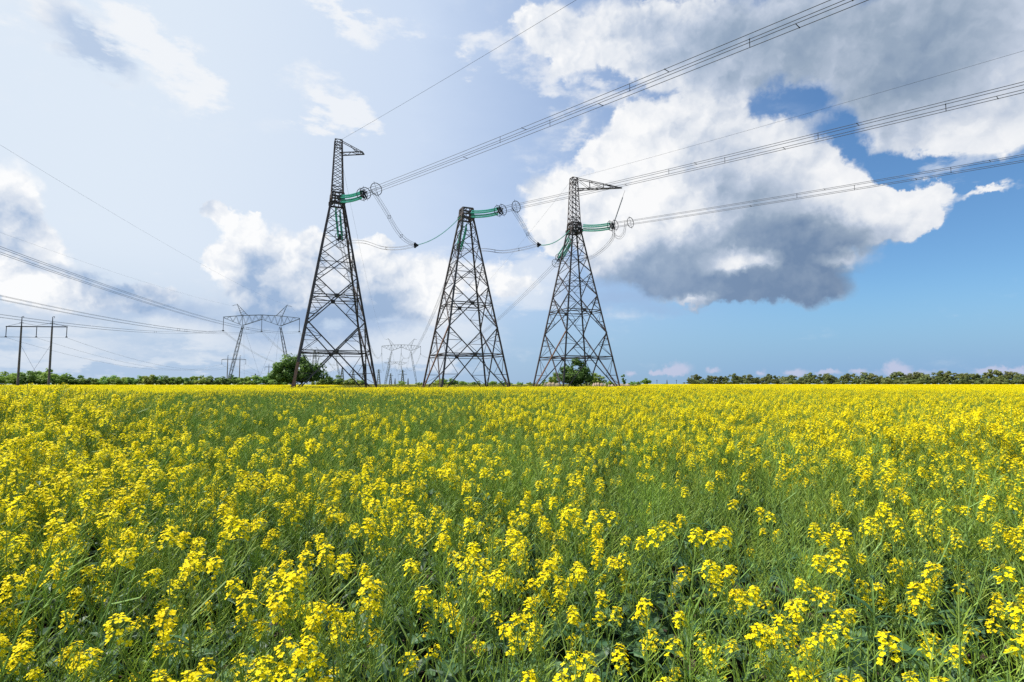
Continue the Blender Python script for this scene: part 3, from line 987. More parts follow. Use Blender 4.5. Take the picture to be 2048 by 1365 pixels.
for px, top, dep, arms, lb, th in (
    (684, 735, 760, (), 'small pylon left of the two thin ones seen between the tall pylon legs', 1.5),
    (706, 738, 820, (), 'thin faint pylon seen between the tall pylon legs', 1.4),
    (728, 727, 900, ((.9, 8),), 'faint pylon with a short crossarm beside the right leg of the tall pylon', 1.4),
    (757, 739, 700, ((.82, 4), (.93, 3)), 'narrow dark pylon just right of the tall pylon', 1.2),
    (781, 747, 620, ((.8, 3),), 'small dark pylon under the left half of the distant portal', 1.2),
    (805, 740, 640, ((.7, 5), (.9, 3)), 'dark pylon with two crossarms under the right half of the distant portal', 1.2),
    (816, 757, 900, (), 'tiny pylon right of the dark one with two crossarms', 1.6),
    (790, 757, 980, (), 'tiny pylon between the two dark ones under the distant portal', 1.4),
    (510, 748, 620, ((.85, 5),), 'tiny pylon above the hedge between the portal legs', 1.2),
    (531, 753, 700, (), 'tiny pointed pylon above the hedge left of the tiny pole frame', 1.5),
    (628, 700, 1000, ((.8, 14),), 'faint tall pylon seen above the ring beam of the tall pylon', 1.6),
    (1633, 760, 900, (), 'tiny dark pylon on the right of the lone round trees', 1.2),
):
    if px == 1633: px = 1334
    c = P3(px, 768, dep); H = P3(px, top, dep).z; c.z = 0
    far_pylon(c, H, lb, arms, th)
for px, top, dep, lb in ((1314, 760, 620, 'thin pole on the horizon right of the lone round tree'), (1353, 760, 620, 'thin pole on the horizon left of the tree row')):
    c = P3(px, 768, dep); H = P3(px, top, dep).z; c.z = 0
    mb = MB(); mb.tube([(0, 0, 0), (0, 0, H)], .22, 6); mb.bar((-1, 0, H - .8), (1, 0, H - .8), .2)
    tag(mb.build('field_pole', M['hardware'], None, loc=c), lb, 'pole', 'thin poles on the horizon')

# ------------------------------------------------------------------ ground
def sheet(name, pts, z, m, kind='structure'):
    mb = MB(); mb.poly([(x, y, z) for x, y in pts])
    return tag(mb.build(name, m), kind=kind)


gnd = MB(); NG = 12
for i in range(NG):
    for j in range(NG):
        x0, x1 = -4200 + 8400 * i / NG, -4200 + 8400 * (i + 1) / NG
        y0, y1 = -1500 + 8400 * j / NG, -1500 + 8400 * (j + 1) / NG
        gnd.poly([(x0, y0, 0), (x1, y0, 0), (x1, y1, 0), (x0, y1, 0)])
tag(gnd.build('ground', M['far_ground']), 'distant farmland reaching the horizon', kind='structure')
sheet('field_soil', [(-260, -70), (320, -70), (320, 330), (-260, 330)], 0.004, M['soil'])

# ------------------------------------------------------------------ trees and bushes
rnd = random.Random(11)


def rv(r): return Vector((r.uniform(-1, 1), r.uniform(-1, 1), r.uniform(-1, 1)))


def leaf_quad(mb, p, n, s, r, mi=0):
    a = rv(r); a = a - n * a.dot(n)
    if a.length < 1e-3: a = Vector((1, 0, 0))
    a.normalize(); b = n.cross(a)
    a *= s; b *= s * 0.55
    mb.poly([p - a, p + b * .9 - a * .1, p + a, p - b * .9 + a * .1], mi)


def crown_mesh(seed, rx, ry, z0, z1, n, leaf, clumps, ragged=0.3, flat=0.0):
    """Leaf-sized faces on many overlapping clumps: gaps and an uneven outline."""
    r = random.Random(seed); mb = MB()
    cz, hz = (z0 + z1) / 2, (z1 - z0) / 2
    cl = []
    for i in range(clumps):
        for _ in range(20):
            q = rv(r)
            if q.length <= 1: break
        q = q.normalized() * (r.random() ** 0.4)
        if flat and q.z < 0: q.z *= (1 - flat); q.x *= 1.1
        c = Vector((q.x * rx * (1 + r.uniform(-ragged, ragged) * .5), q.y * ry, cz + q.z * hz * (1 + r.uniform(-ragged, ragged) * .4)))
        cl.append((c, min(rx, hz) * r.uniform(0.22, 0.46)))
    for i in range(n):
        c, cr = cl[r.randrange(clumps)]
        d = rv(r).normalized()
        rad = cr * (0.5 + 0.55 * r.random())
        p = c + Vector((d.x, d.y, d.z * .8)) * rad
        p.z = max(p.z, z0 * 0.6 + 0.1)
        nrm = (d + rv(r) * 0.6 + Vector((0, 0, .45))).normalized()
        leaf_quad(mb, p, nrm, leaf * r.uniform(.6, 1.3), r)
    return mb, cl


def trunk_mesh(seed, H, rad, cl, limbs):
    r = random.Random(seed + 5); mb = MB()
    top = Vector((r.uniform(-.06, .06) * H, r.uniform(-.06, .06) * H, H * .72))
    mid = Vector((top.x * .4, top.y * .3, H * .35))
    mb.tube([(0, 0, -.1), mid, top], [rad, rad * .75, rad * .3], 7)
    for i in range(limbs):
        u = r.uniform(.25, .95); a = lerp(Vector((0, 0, 0)), top, u)
        c = cl[r.randrange(len(cl))][0]
        mb.tube([a, lerp(a, c, .5) + Vector((0, 0, .08 * H)), c], [rad * .38, rad * .25, rad * .1], 5)
    return mb


def tree_kind(seed, H, rx, z0, n, leaf, clumps, rad, m, limbs=6, flat=0.0, ragged=.3):
    cr, cl = crown_mesh(seed, rx, rx, z0, H, n, leaf, clumps, ragged, flat)
    tr = trunk_mesh(seed, H, rad, cl, limbs)
    return cr.mesh('crown', m), tr.mesh('trunk', M['bark'])


def tree(name, kind, loc, label, cat, group, sc=(1, 1, 1), rz=0.0, lean=0.0):
    t = thing(name, loc, label, cat, group, rz)
    t.rotation_euler = (lean, 0, rz)
    t.scale = sc
    link('crown', kind[0], t); link('trunk', kind[1], t)
    return t


# the round walnut-like bush by the tall pylon and the one inside the legs of the right pylon
bk1 = tree_kind(3, 5.2, 3.7, 0.3, 13000, 0.21, 95, 0.22, M['crown_deep'], 9, .75, .25)
tree('round_bush', bk1, Vector((P3(590, 772, 96.5).x, 96.5, 0)), 'big round dark green bush partly behind the rusty leg of the tall pylon', 'bush', None, (1.12, 1.12, 1.22), .4)
bk2 = tree_kind(8, 5.2, 2.7, 0.3, 8000, 0.22, 60, 0.2, M['crown_deep'], 8, .6, .35)
tree('small_tree', bk2, Vector((P3(1150, 772, 110).x, 110, 0)), 'green bushy tree growing inside the legs of the right pylon', 'tree', None, (1.12, 1.12, 1.17), 1.0)
lightk = tree_kind(21, 9.0, 4.2, 0.4, 3000, 0.42, 34, 0.25, M['crown_light'], 8, .3, .4)
tree('light_tree', lightk, Vector((P3(1190, 772, 235).x, 235, 0)), 'paler green tree just right of the bushy tree inside the right pylon', 'tree', None, (1.0, 1, .62), .3)
tree('light_tree', lightk, Vector((P3(1108, 772, 240).x, 240, 0)), 'greyish narrow tree left of the bushy tree inside the right pylon', 'tree', None, (.5, .5, .66), 2.3)
tree('light_tree', lightk, Vector((P3(1090, 772, 236).x, 236, 0)), 'small dark shrub beside the left leg of the right pylon', 'shrub', None, (.35, .35, .36), 4.3)
pop = tree_kind(31, 11.5, 2.1, 0.5, 1600, 0.5, 24, 0.2, M['crown'], 5)
tree('poplar_tree', pop, Vector((P3(1247, 772, 480).x, 480, 0)), 'narrow upright tree standing alone right of the right pylon', 'tree', None, (1.0, 1.0, .86))
rk = [tree_kind(41 + i, 8.2 + i * .5, 3.6 + .4 * i, 1.0, 1500, 0.55, 24, 0.28, M['crown'], 7, .5, .5) for i in range(3)]
for px, w, h, lb in ((1264, .75, .50, 'low rounded tree beside the narrow upright tree'), (1292, .95, .72, 'lone rounded dark tree on the horizon, left of the long tree row'),
                     (1277, .6, .42, 'low shrub between the narrow upright tree and the lone rounded tree'), (1329, .8, .22, 'very low shrub on the horizon left of the long tree row')):
    tree('rounded_tree', rk[px % 3], Vector((P3(px, 772, 500).x, 500, 0)), lb, 'tree', 'lone trees on the right horizon', (w * 1.25, w, h), px * .7)

# hedge of bushes along the left edge of the field
hk = [tree_kind(60 + i, 6.0, 4.3, 0.1, 1700, 0.42, 30, 0.16, (M['crown_light'], M['crown'])[i % 3 == 2], 5, .6, .5) for i in range(6)]
hedge = []
r = random.Random(5)
px = -70
tops = {0: 745, 60: 744, 80: 738, 100: 747, 140: 750, 185: 757, 200: 753, 260: 751, 330: 752, 400: 751, 450: 753, 540: 753}
tk = sorted(tops)


def top_at(x):
    if x <= 0: return 745
    for a, b in zip(tk, tk[1:]):
        if x <= b: return tops[a] + (tops[b] - tops[a]) * (x - a) / (b - a)
    return 754


ORD = ['first', 'second', 'third', 'fourth', 'fifth', 'sixth', 'seventh', 'eighth', 'ninth', 'tenth', 'eleventh', 'twelfth', 'thirteenth',
       'fourteenth', 'fifteenth', 'sixteenth', 'seventeenth', 'eighteenth', 'nineteenth', 'twentieth']
LAND = [(-999, 'left edge of the picture'), (38, 'left concrete pole'), (97, 'right concrete pole'), (190, 'gap in the hedge'), (300, 'taller stretch of the hedge'), (450, 'left leg of the portal pylon')]
cnt = {}


def hedge_label(x):
    ln = [n for v, n in LAND if x >= v][-1]
    cnt[ln] = cnt.get(ln, 0) + 1
    return 'hedge bush, %s one to the right of the %s' % (ORD[cnt[ln] - 1], ln) if x > 0 else 'hedge bush at the left edge of the picture, number %s' % ORD[cnt[ln] - 1]


def row_label(what, n, total):
    n += 1
    tens = ['', '', 'twenty', 'thirty', 'forty', 'fifty', 'sixty', 'seventy'][n // 10]
    w = ORD[n - 1] if n <= 20 else (tens + '-' + ORD[n % 10 - 1] if n % 10 else tens[:-1] + 'ieth')
    return '%s, %s from the left end' % (what, w)


i = 0
while px < 575:
    dep = 235 + r.uniform(-10, 14) + max(0, px) * 0.10
    ty = top_at(px) + r.uniform(-2.5, 2.5)
    H = P3(px, ty, dep).z
    k = hk[i % 6] if r.random() < .7 else hk[2]
    s = H / 6.0
    tree('hedge_bush', k, Vector((P3(px, 772, dep).x, dep, 0)), hedge_label(px), 'bush', 'bushes of the left hedge', (s * 1.05 * r.uniform(.9, 1.25), s, s), r.uniform(0, 6))
    px += r.uniform(13, 21); i += 1
d_ = 262
tree('domed_tree', rk[1], Vector((P3(80, 772, d_).x, d_, 0)), 'round-topped dark tree rising above the hedge between the two concrete poles', 'tree', None, (.9, .9, P3(80, 738, d_).z / 8.7), .3)
# lower bushes between and behind the pylons
for px, ty, w, dep, lb in (
    (560, 757, 1.0, 250, 'hedge bush seen just left of the round bush'), (640, 757, 1.0, 255, 'hedge bush just right of the round bush'),
    (662, 754, .9, 255, 'taller dark hedge bush seen between the tall pylon legs'), (684, 758, 1.0, 258, 'low hedge bush seen between the tall pylon legs, centre'),
    (703, 758, .9, 258, 'low hedge bush left of the right legs of the tall pylon'), (719, 762, .9, 262, 'lowest hedge bush by the right legs of the tall pylon'),
    (873, 761, .9, 300, 'low bush behind the left legs of the low pylon'), (888, 757, 1.1, 300, 'highest bush seen through the low pylon'),
    (905, 761, 1.0, 305, 'bush right of the highest one seen through the low pylon'), (925, 763, 1.1, 310, 'low wide bush behind the middle of the low pylon'),
    (950, 764, 1.1, 330, 'low bush behind the right half of the low pylon'), (985, 763, 1.1, 330, 'low bush behind the right leg of the low pylon'),
    (1010, 764, 1.2, 340, 'low dark bush just right of the low pylon'), (1040, 765, 1.2, 345, 'low bush midway between the low and the long-armed pylon'),
    (1062, 765, .9, 345, 'low bush at the left foot of the long-armed pylon'), (802, 763, .5, 330, 'small dark shrub under the distant portal pylon'),
    (840, 765, .7, 330, 'small low shrub left of the low pylon'), (1218, 763, .5, 240, 'small shrub beside the right foot of the long-armed pylon'),
):
    H = P3(px, ty, dep).z; s = H / 5.5
    tree('low_bush', hk[px % 6], Vector((P3(px, 772, dep).x, dep, 0)), lb, 'bush', 'low bushes behind the pylons', (s * w * 1.5, s * 1.2, s), px * .37)

# windbreak of thin-stemmed trees on the right horizon
wk = [tree_kind(90 + i, 10.0 + (i % 3), 3.1 + .35 * (i % 4), 3.0 + .5 * (i % 2), 1500, 0.5, 22, 0.22, M['crown_grey'], 10, .2, .6) for i in range(6)]
r = random.Random(9)
px = 1380
i = 0
while px < 2130:
    u = (px - 1380) / 700.0
    dep = 640 - 190 * u + r.uniform(-6, 6)
    ty = 754 - 10 * min(u, 1) + r.uniform(-3.0, 3.5)
    H = P3(px, ty, dep).z; s = H / 10.8
    tree('windbreak_tree', wk[(i * 5 + (i // 7)) % 6], Vector((P3(px, 772, dep).x, dep, 0)), row_label('olive windbreak tree on the right horizon', i, 64), 'tree', 'trees of the windbreak row', (s * r.uniform(1.1, 1.6), s * 1.1, s), r.uniform(0, 6), r.uniform(-.05, .05))
    px += r.uniform(9.5, 17.0) * (0.80 + .4 * u); i += 1
uk = [tree_kind(130 + i, 6.0, 4.3, 0.1, 1700, 0.42, 30, 0.16, M['crown_grey'], 5, .6, .5) for i in range(2)]
px = 1384; i = 0
while px < 2130:
    u = (px - 1380) / 700.0
    dep = 632 - 190 * u
    H = P3(px, 760.5 - 4 * u + r.uniform(-2.5, 1.5), dep).z; s = H / 6.0
    tree('undergrowth_bush', uk[i % 2], Vector((P3(px, 772, dep).x, dep, 0)), row_label('low bush at the foot of the windbreak trees', i, 45), 'bush', 'bushes under the windbreak row', (s * 2.2, s, s), r.uniform(0, 6))
    px += r.uniform(14, 20); i += 1

# old concrete slabs and earth bank behind the right pylon
for x0, x1, yt, dep, lb in ((1086, 1120, 765.2, 150, 'pale brown low bank of rubble left of the tree inside the right pylon'), (1183, 1212, 765.6, 150, 'pale brown low bank right of the tree inside the right pylon'),
                            (1214, 1262, 767.6, 152, 'low stony bank beyond the right foot of the long-armed pylon')):
    a = P3(x0, 770, dep); b = P3(x1, 770, dep); H = P3(x0, yt, dep).z
    mb = MB(); n = 14; rr = random.Random(x0)
    hs_ = [H * (0.75 + .3 * rr.random()) * (0.35 if q in (0, n) else 1) for q in range(n + 1)]
    rows = []
    for q in range(n + 1):
        x = lerp(a.x, b.x, q / n)
        rows.append([(x, dep - 1.8 + rr.uniform(-.2, .2), 0), (x, dep - .9, hs_[q] * .8), (x, dep, hs_[q]), (x, dep + 1.4, 0)])
    for q in range(n):
        for w in range(3):
            mb.poly([rows[q][w], rows[q + 1][w], rows[q + 1][w + 1], rows[q][w + 1]])
    tag(mb.build('rubble_bank', M['dirt']), lb, 'bank', 'earth banks behind the right pylon')

# ------------------------------------------------------------------ rapeseed plants
def flower(mb, c, n, rad, r):
    n = n.normalized(); _, a, b = mb.frame(n)
    t0 = r.uniform(0, 6.28)
    for k in range(4):
        t = t0 + k * math.pi / 2 + r.uniform(-.15, .15)
        d = a * math.cos(t) + b * math.sin(t); s = n.cross(d)
        up = r.uniform(-.15, .45)
        tip = c + d * rad + n * rad * up
        mid = c + d * rad * .62 + n * rad * up * .8
        w = rad * .46
        mb.poly([c, mid + s * w, tip + s * w * .5, tip - s * w * .5, mid - s * w], 0)


def raceme(top, d, r, nfl, size):
    """Open flowers on short stalks round the tip of a branch, with green-yellow buds in the middle."""
    fl, gr = MB(), MB()
    d = d.normalized(); _, a, b = fl.frame(d)
    L = size * (1.0 + .05 * nfl)
    for i in range(nfl):
        u = (i + .5) / nfl                        # 0 at the top, 1 lowest
        t = i * 2.4 + r.uniform(-.4, .4)
        out = a * math.cos(t) + b * math.sin(t)
        R_ = size * (0.28 + .62 * math.sqrt(u)) * r.uniform(.75, 1.2)
        c = top - d * (u ** 1.3 * L) + d * size * .15 + out * R_
        nrm = (out * (.35 + .65 * u) + d * (1.15 - .6 * u) + Vector((0, 0, .3)) + rv(r) * .25)
        flower(fl, c, nrm, 0.0098 * r.uniform(.85, 1.2), r)
        s0 = top - d * (u ** 1.3 * L) - d * size * .25
        gr.tube([s0, c], [.0009, .0007], 3, 1, False)
    for i in range(5):
        p = top + d * size * .15 + rv(r) * size * .16
        fl.box(p, (.004, .004, .006), 1)
    return fl, gr


def leaf(mb, base, d, L, w, r, mi=0, droop=.5, lobes=3):
    """A lobed, folded, drooping leaf."""
    d = Vector((d.x, d.y, 0)).normalized(); s = Vector((-d.y, d.x, 0))
    n = 7; mid = []; lf = []; rt = []
    up0 = r.uniform(.3, .9)
    for i in range(n + 1):
        u = i / n
        z = up0 * u - droop * 1.6 * u * u
        p = base + (d * u + Vector((0, 0, z))) * L
        ww = w * math.sin(math.pi * min(1, .12 + .88 * u) ** .8) * (1 + .38 * (1 if i % 2 else -1) * (1 if lobes else 0)) * (.75 + .25 * r.random())
        if i == n: ww = .002
        fold = Vector((0, 0, ww * r.uniform(.05, .5)))
        mid.append(p); lf.append(p + s * ww + fold); rt.append(p - s * ww + fold)
    for i in range(n):
        mb.poly([mid[i], mid[i + 1], lf[i + 1], lf[i]], mi)
        mb.poly([mid[i + 1], mid[i], rt[i], rt[i + 1]], mi)


def plant(seed, kind):
    """kind: 2 in full flower, 1 a few racemes, 0 pods only. Returns parts in plant coordinates."""
    r = random.Random(seed)
    H = r.uniform(1.12, 1.34)
    st, pods, heads, leaves = MB(), MB(), [], []
    lean = Vector((r.uniform(-.12, .12), r.uniform(-.12, .12), 0))
    N = 8
    axis = [Vector((lean.x * (i / N) ** 2 + r.uniform(-.006, .006), lean.y * (i / N) ** 2 + r.uniform(-.006, .006), H * i / N)) for i in range(N + 1)]
    st.tube(axis, [lerp(.0062, .0018, i / N) for i in range(N + 1)], 4, 0, False)

    def at(u):
        u *= N; i = min(int(u), N - 1); return lerp(axis[i], axis[i + 1], u - i)
    tips = [(axis[-1], Vector((lean.x, lean.y, 1)).normalized(), axis[-2])]
    nb = r.randint(6, 9)
    for i in range(nb):
        u = .30 + .62 * (i + r.random() * .6) / nb
        a0 = at(u); t = i * 2.4 + r.uniform(-.5, .5)
        L = (1 - u) * H * r.uniform(.55, .85) + r.uniform(.10, .22)
        d = Vector((math.cos(t), math.sin(t), 0))
        e = a0 + d * L * r.uniform(.30, .50) + Vector((0, 0, L * r.uniform(.68, .92)))
        if e.z > H * 1.06: e.z = H * r.uniform(.9, 1.06)
        m1 = lerp(a0, e, .45) + d * L * .10 - Vector((0, 0, .03))
        pth = [a0, m1, lerp(m1, e, .55) + d * .01, e]
        st.tube(pth, [.0034, .0027, .0019, .0013], 3, 0, False)
        tips.append((e, (e - m1).normalized(), m1))
        if r.random() < .5:                       # second order twig
            b0 = lerp(a0, m1, .8); t2 = t + r.choice((-1, 1)) * .9
            d2 = Vector((math.cos(t2), math.sin(t2), 0)); L2 = L * r.uniform(.4, .6)
            e2 = b0 + d2 * L2 * .35 + Vector((0, 0, L2 * .9))
            st.tube([b0, lerp(b0, e2, .5) + d2 * .012, e2], [.0022, .0018, .0011], 3, 0, False)
            tips.append((e2, (e2 - b0).normalized(), b0))
    for j, (e, d, back) in enumerate(tips):
        lvl = e.z / H
        blooming = (kind == 2 and (r.random() < .78 or j == 0)) or (kind == 1 and (r.random() < .42 or (j == 0 and r.random() < .6)))
        L = (e - back).length
        npod = r.randint(9, 15) if blooming else r.randint(13, 21)
        _, a, b = st.frame(d)
        lo_u = .0 if not blooming else .10
        for k in range(npod):
            u = lo_u + (1 - lo_u) * (k + r.random()) / npod
            p0 = lerp(e, back, min(u * 1.05, 1.0))
            t = k * 2.4 + r.uniform(-.4, .4)
            out = a * math.cos(t) + b * math.sin(t)
            pd = (out * .8 + d * .55 + rv(r) * .18).normalized()
            pl = r.uniform(.035, .062) * (.55 + .45 * min(1, u * 3))
            p1 = p0 + pd * pl * .35; p2 = p1 + (pd * .8 + d * .35).normalized() * pl
            pods.tube([p0, p1, lerp(p1, p2, .5) + d * .002, p2], [.0006, .0010, .0016, .0004], 3, 0, False)
        if blooming:
            fl, gr = raceme(e + d * .012, d, r, r.randint(13, 23) if lvl > .72 else r.randint(6, 12), r.uniform(.026, .039))
            st.extend(gr, mi_map=0)
            heads.append(fl)
    for i in range(r.randint(5, 7)):
        mb = MB(); t = i * 2.2 + r.uniform(-.5, .5); z = r.uniform(.12, .68)
        leaf(mb, at(z / H), Vector((math.cos(t), math.sin(t), 0)), r.uniform(.15, .28), r.uniform(.034, .062), r)
        leaves.append(mb)
    for i in range(r.randint(3, 5)):
        mb = MB(); t = i * 2.2 + r.uniform(-.5, .5); z = r.uniform(.5, .85) * H
        leaf(mb, at(z / H), Vector((math.cos(t), math.sin(t), 0)), r.uniform(.06, .13), r.uniform(.009, .016), r, droop=.3, lobes=0)
        leaves.append(mb)
    return dict(H=H, stem=st, pods=pods, heads=heads, leaves=leaves)


KINDS = [2] * 6 + [1] * 5 + [0] * 4
PL = [plant(100 + i, k) for i, k in enumerate(KINDS)]


def joined(p):
    mb = MB()
    mb.extend(p['stem'], mi_map=0); mb.extend(p['pods'], mi_map=1)
    for h in p['heads']:
        n = len(mb.v); mb.v.extend(h.v); mb.f.extend(tuple(i + n for i in f) for f in h.f); mb.m.extend([2 if q == 0 else 3 for q in h.m])
    for l in p['leaves']: mb.extend(l, mi_map=4)
    return mb


FM = [M['stem'], M['pod'], M['petal'], M['bud'], M['leaf']]
PLANT_MESH = [joined(p).mesh('rapeseed_plant_mesh', FM) for p in PL]


# where the field is more yellow or more green, and how tall it stands
_rs = np.random.RandomState(4)
_waves = [(_rs.uniform(0, 6.28), _rs.uniform(0, 6.28), 10 ** _rs.uniform(-1.3, .25)) for _ in range(26)]


def field_noise(x, y, kmin=0.0, kmax=9.0):
    v = 0; w = 0
    for th, ph, k in _waves:
        if kmin <= k <= kmax:
            v = v + np.sin((x * math.cos(th) + y * math.sin(th)) * k * 2 + ph); w += 1
    return v / max(w, 1) ** .5


def bump2(x, y, cx, cy, rx, ry, rot=0.0):
    c, s = math.cos(rot), math.sin(rot)
    u, v = ((x - cx) * c + (y - cy) * s) / rx, (-(x - cx) * s + (y - cy) * c) / ry
    return np.exp(-(u * u + v * v))


def yellow_at(x, y):
    d = np.hypot(x, y)
    f = 0.665 + 0.22 * field_noise(x, y, .0, .5) + 0.16 * field_noise(x, y, .5, 9)
    f = f + 0.40 * bump2(x, y, -6.0, 7.5, 5.0, 4.2)            # bright bank on the left
    f = f + 0.22 * bump2(x, y, -2.8, 3.6, 1.5, 1.6)
    f = f - 0.70 * bump2(x, y, -10.0, 20.0, 11.0, 9.0, -.3) - .35 * bump2(x, y, 2, 24, 10, 7)       # greener drift behind it
    f = f - 0.60 * bump2(x, y, -4.2, 10.5, 2.9, 5.0, .3)
    f = f - 0.30 * bump2(x, y, 2.6, 3.7, 2.4, .75, -.1)         # green patch on the right
    f = f - 0.10 * bump2(x, y, 0.0, 4.2, 2.0, 1.0)
    f = f - 0.12 * bump2(x, y, 0.0, 1.5, .8, .6)
    f = f + 0.05 * bump2(x, y, -1.6, 2.2, 1.2, .9)
    f = f + 0.26 * bump2(x, y, 1.5, 2.2, 1.2, .8)
    f = f + 0.28 * np.clip((d - 34) / 40, 0, 1) * np.clip(.4 + np.arctan2(x, y) * 2, 0, 1)
    f = f - 0.22 * np.clip((d - 40) / 30, 0, 1) * np.clip(.9 - np.arctan2(x, y) * 3, 0, 1) - 0.30 * bump2(x, y, -22, 58, 18, 10) - .45 * bump2(x, y, -75, 110, 40, 18, .3)
    return f


def height_at(x, y):
    h = 1.0 + 0.05 * field_noise(x, y, .0, .6) + .03 * field_noise(x, y, .6, 9)
    h = h + 0.36 * bump2(x, y, -7.0, 7.0, 3.0, 3.0)
    d = np.hypot(x, y)
    h = h - 0.14 * np.clip((2.8 - d) / 1.6, 0, 1)
    return h


def verge(x, y):
    """True where rough grass takes the place of the crop: along and behind the pylon row."""
    u = (x - TW[1][0]) * .918 + (y - TW[1][1]) * .392
    v = -(x - TW[1][0]) * .392 + (y - TW[1][1]) * .918
    a = np.arctan2(x, y)
    return ((v > -10.5) & (v < 26) & (u > -29) & (u < 75)) | ((v >= 20) & (a > R(-17)) & (a < R(13)))


rs = np.random.RandomState(12)


def scatter(r0, r1, dens, amax=1.25):
    n = int(dens * amax * (r1 * r1 - r0 * r0))
    rr = np.sqrt(rs.uniform(r0 * r0, r1 * r1, n)); aa = rs.uniform(-amax, amax, n)
    return rr * np.sin(aa), rr * np.cos(aa)


def pick_kind(x, y):
    f = yellow_at(x, y); u = rs.uniform(0, 1, len(x))
    k = np.empty(len(x), int)
    hv, md = np.clip(f - .17, 0.02, .95), .78 * np.clip(f + .28, 0.12, 1)
    for i in range(len(x)):
        if u[i] < hv[i]: k[i] = rs.randint(0, 6)
        elif u[i] < hv[i] + (1 - hv[i]) * md[i]: k[i] = rs.randint(6, 11)
        else: k[i] = rs.randint(11, 15)
    return k


px_, py_ = scatter(0.95, 42.0, 25.0)
# the crop is thinner right in front of the camera, where soil and lower leaves show
dd = np.hypot(px_, py_)
keep = rs.uniform(0, 1, len(px_)) < np.clip(.46 + (dd - 1.4) * .24 + .18 * field_noise(px_, py_, .8, 9), .30, 1)
px_, py_, dd = px_[keep], py_[keep], dd[keep]
kd = pick_kind(px_, py_)
thin = ~((np.array(KINDS)[kd] == 0) & (dd < 3.6) & (rs.uniform(0, 1, len(kd)) < .62))
px_, py_, dd, kd = px_[thin], py_[thin], dd[thin], kd[thin]
sc = height_at(px_, py_) * rs.uniform(.84, 1.10, len(px_))
rzs = rs.uniform(0, 6.28, len(px_))
tlx, tly = rs.normal(.02, .07, len(px_)), rs.normal(0, .07, len(px_))
order = np.argsort(dd)
inview = np.abs(np.arctan2(px_, py_)) < R(43)
near = [i for i in order if inview[i]][:300]
near_set = set(int(i) for i in near)

# the 300 nearest plants, each a thing with its stem, pods, flower heads and leaves
parts = []
for p in PL:
    parts.append(dict(stem=p['stem'].mesh('stem', M['stem']), pods=p['pods'].mesh('seed_pods', M['pod']),
                      heads=[h.mesh('flower_head', [M['petal'], M['bud']]) for h in p['heads']],
                      leaves=[l.mesh('leaf', M['leaf']) for l in p['leaves']]))
KLAB = {2: ('flowering rapeseed plant with many yellow heads in the nearest rows of the field', 'nearest rapeseed plants in full flower'),
        1: ('rapeseed plant with few yellow heads and many pods in the nearest rows', 'nearest rapeseed plants with few flowers'),
        0: ('green rapeseed plant with seed pods only, in the nearest rows', 'nearest rapeseed plants already in pod')}
for i in near:
    k = int(kd[i]); s = float(sc[i])
    lab, grp = KLAB[KINDS[k]]
    t = thing('rapeseed_plant', (float(px_[i]), float(py_[i]), 0), lab, 'plant', grp)
    t.rotation_euler = (float(tlx[i]), float(tly[i]), float(rzs[i])); t.scale = (s, s, s)
    link('stem', parts[k]['stem'], t)
    pd = link('seed_pods', parts[k]['pods'], t); pd['kind'] = 'stuff'
    for h in parts[k]['heads']: link('flower_head', h, t)
    for l in parts[k]['leaves']: link('leaf', l, t)


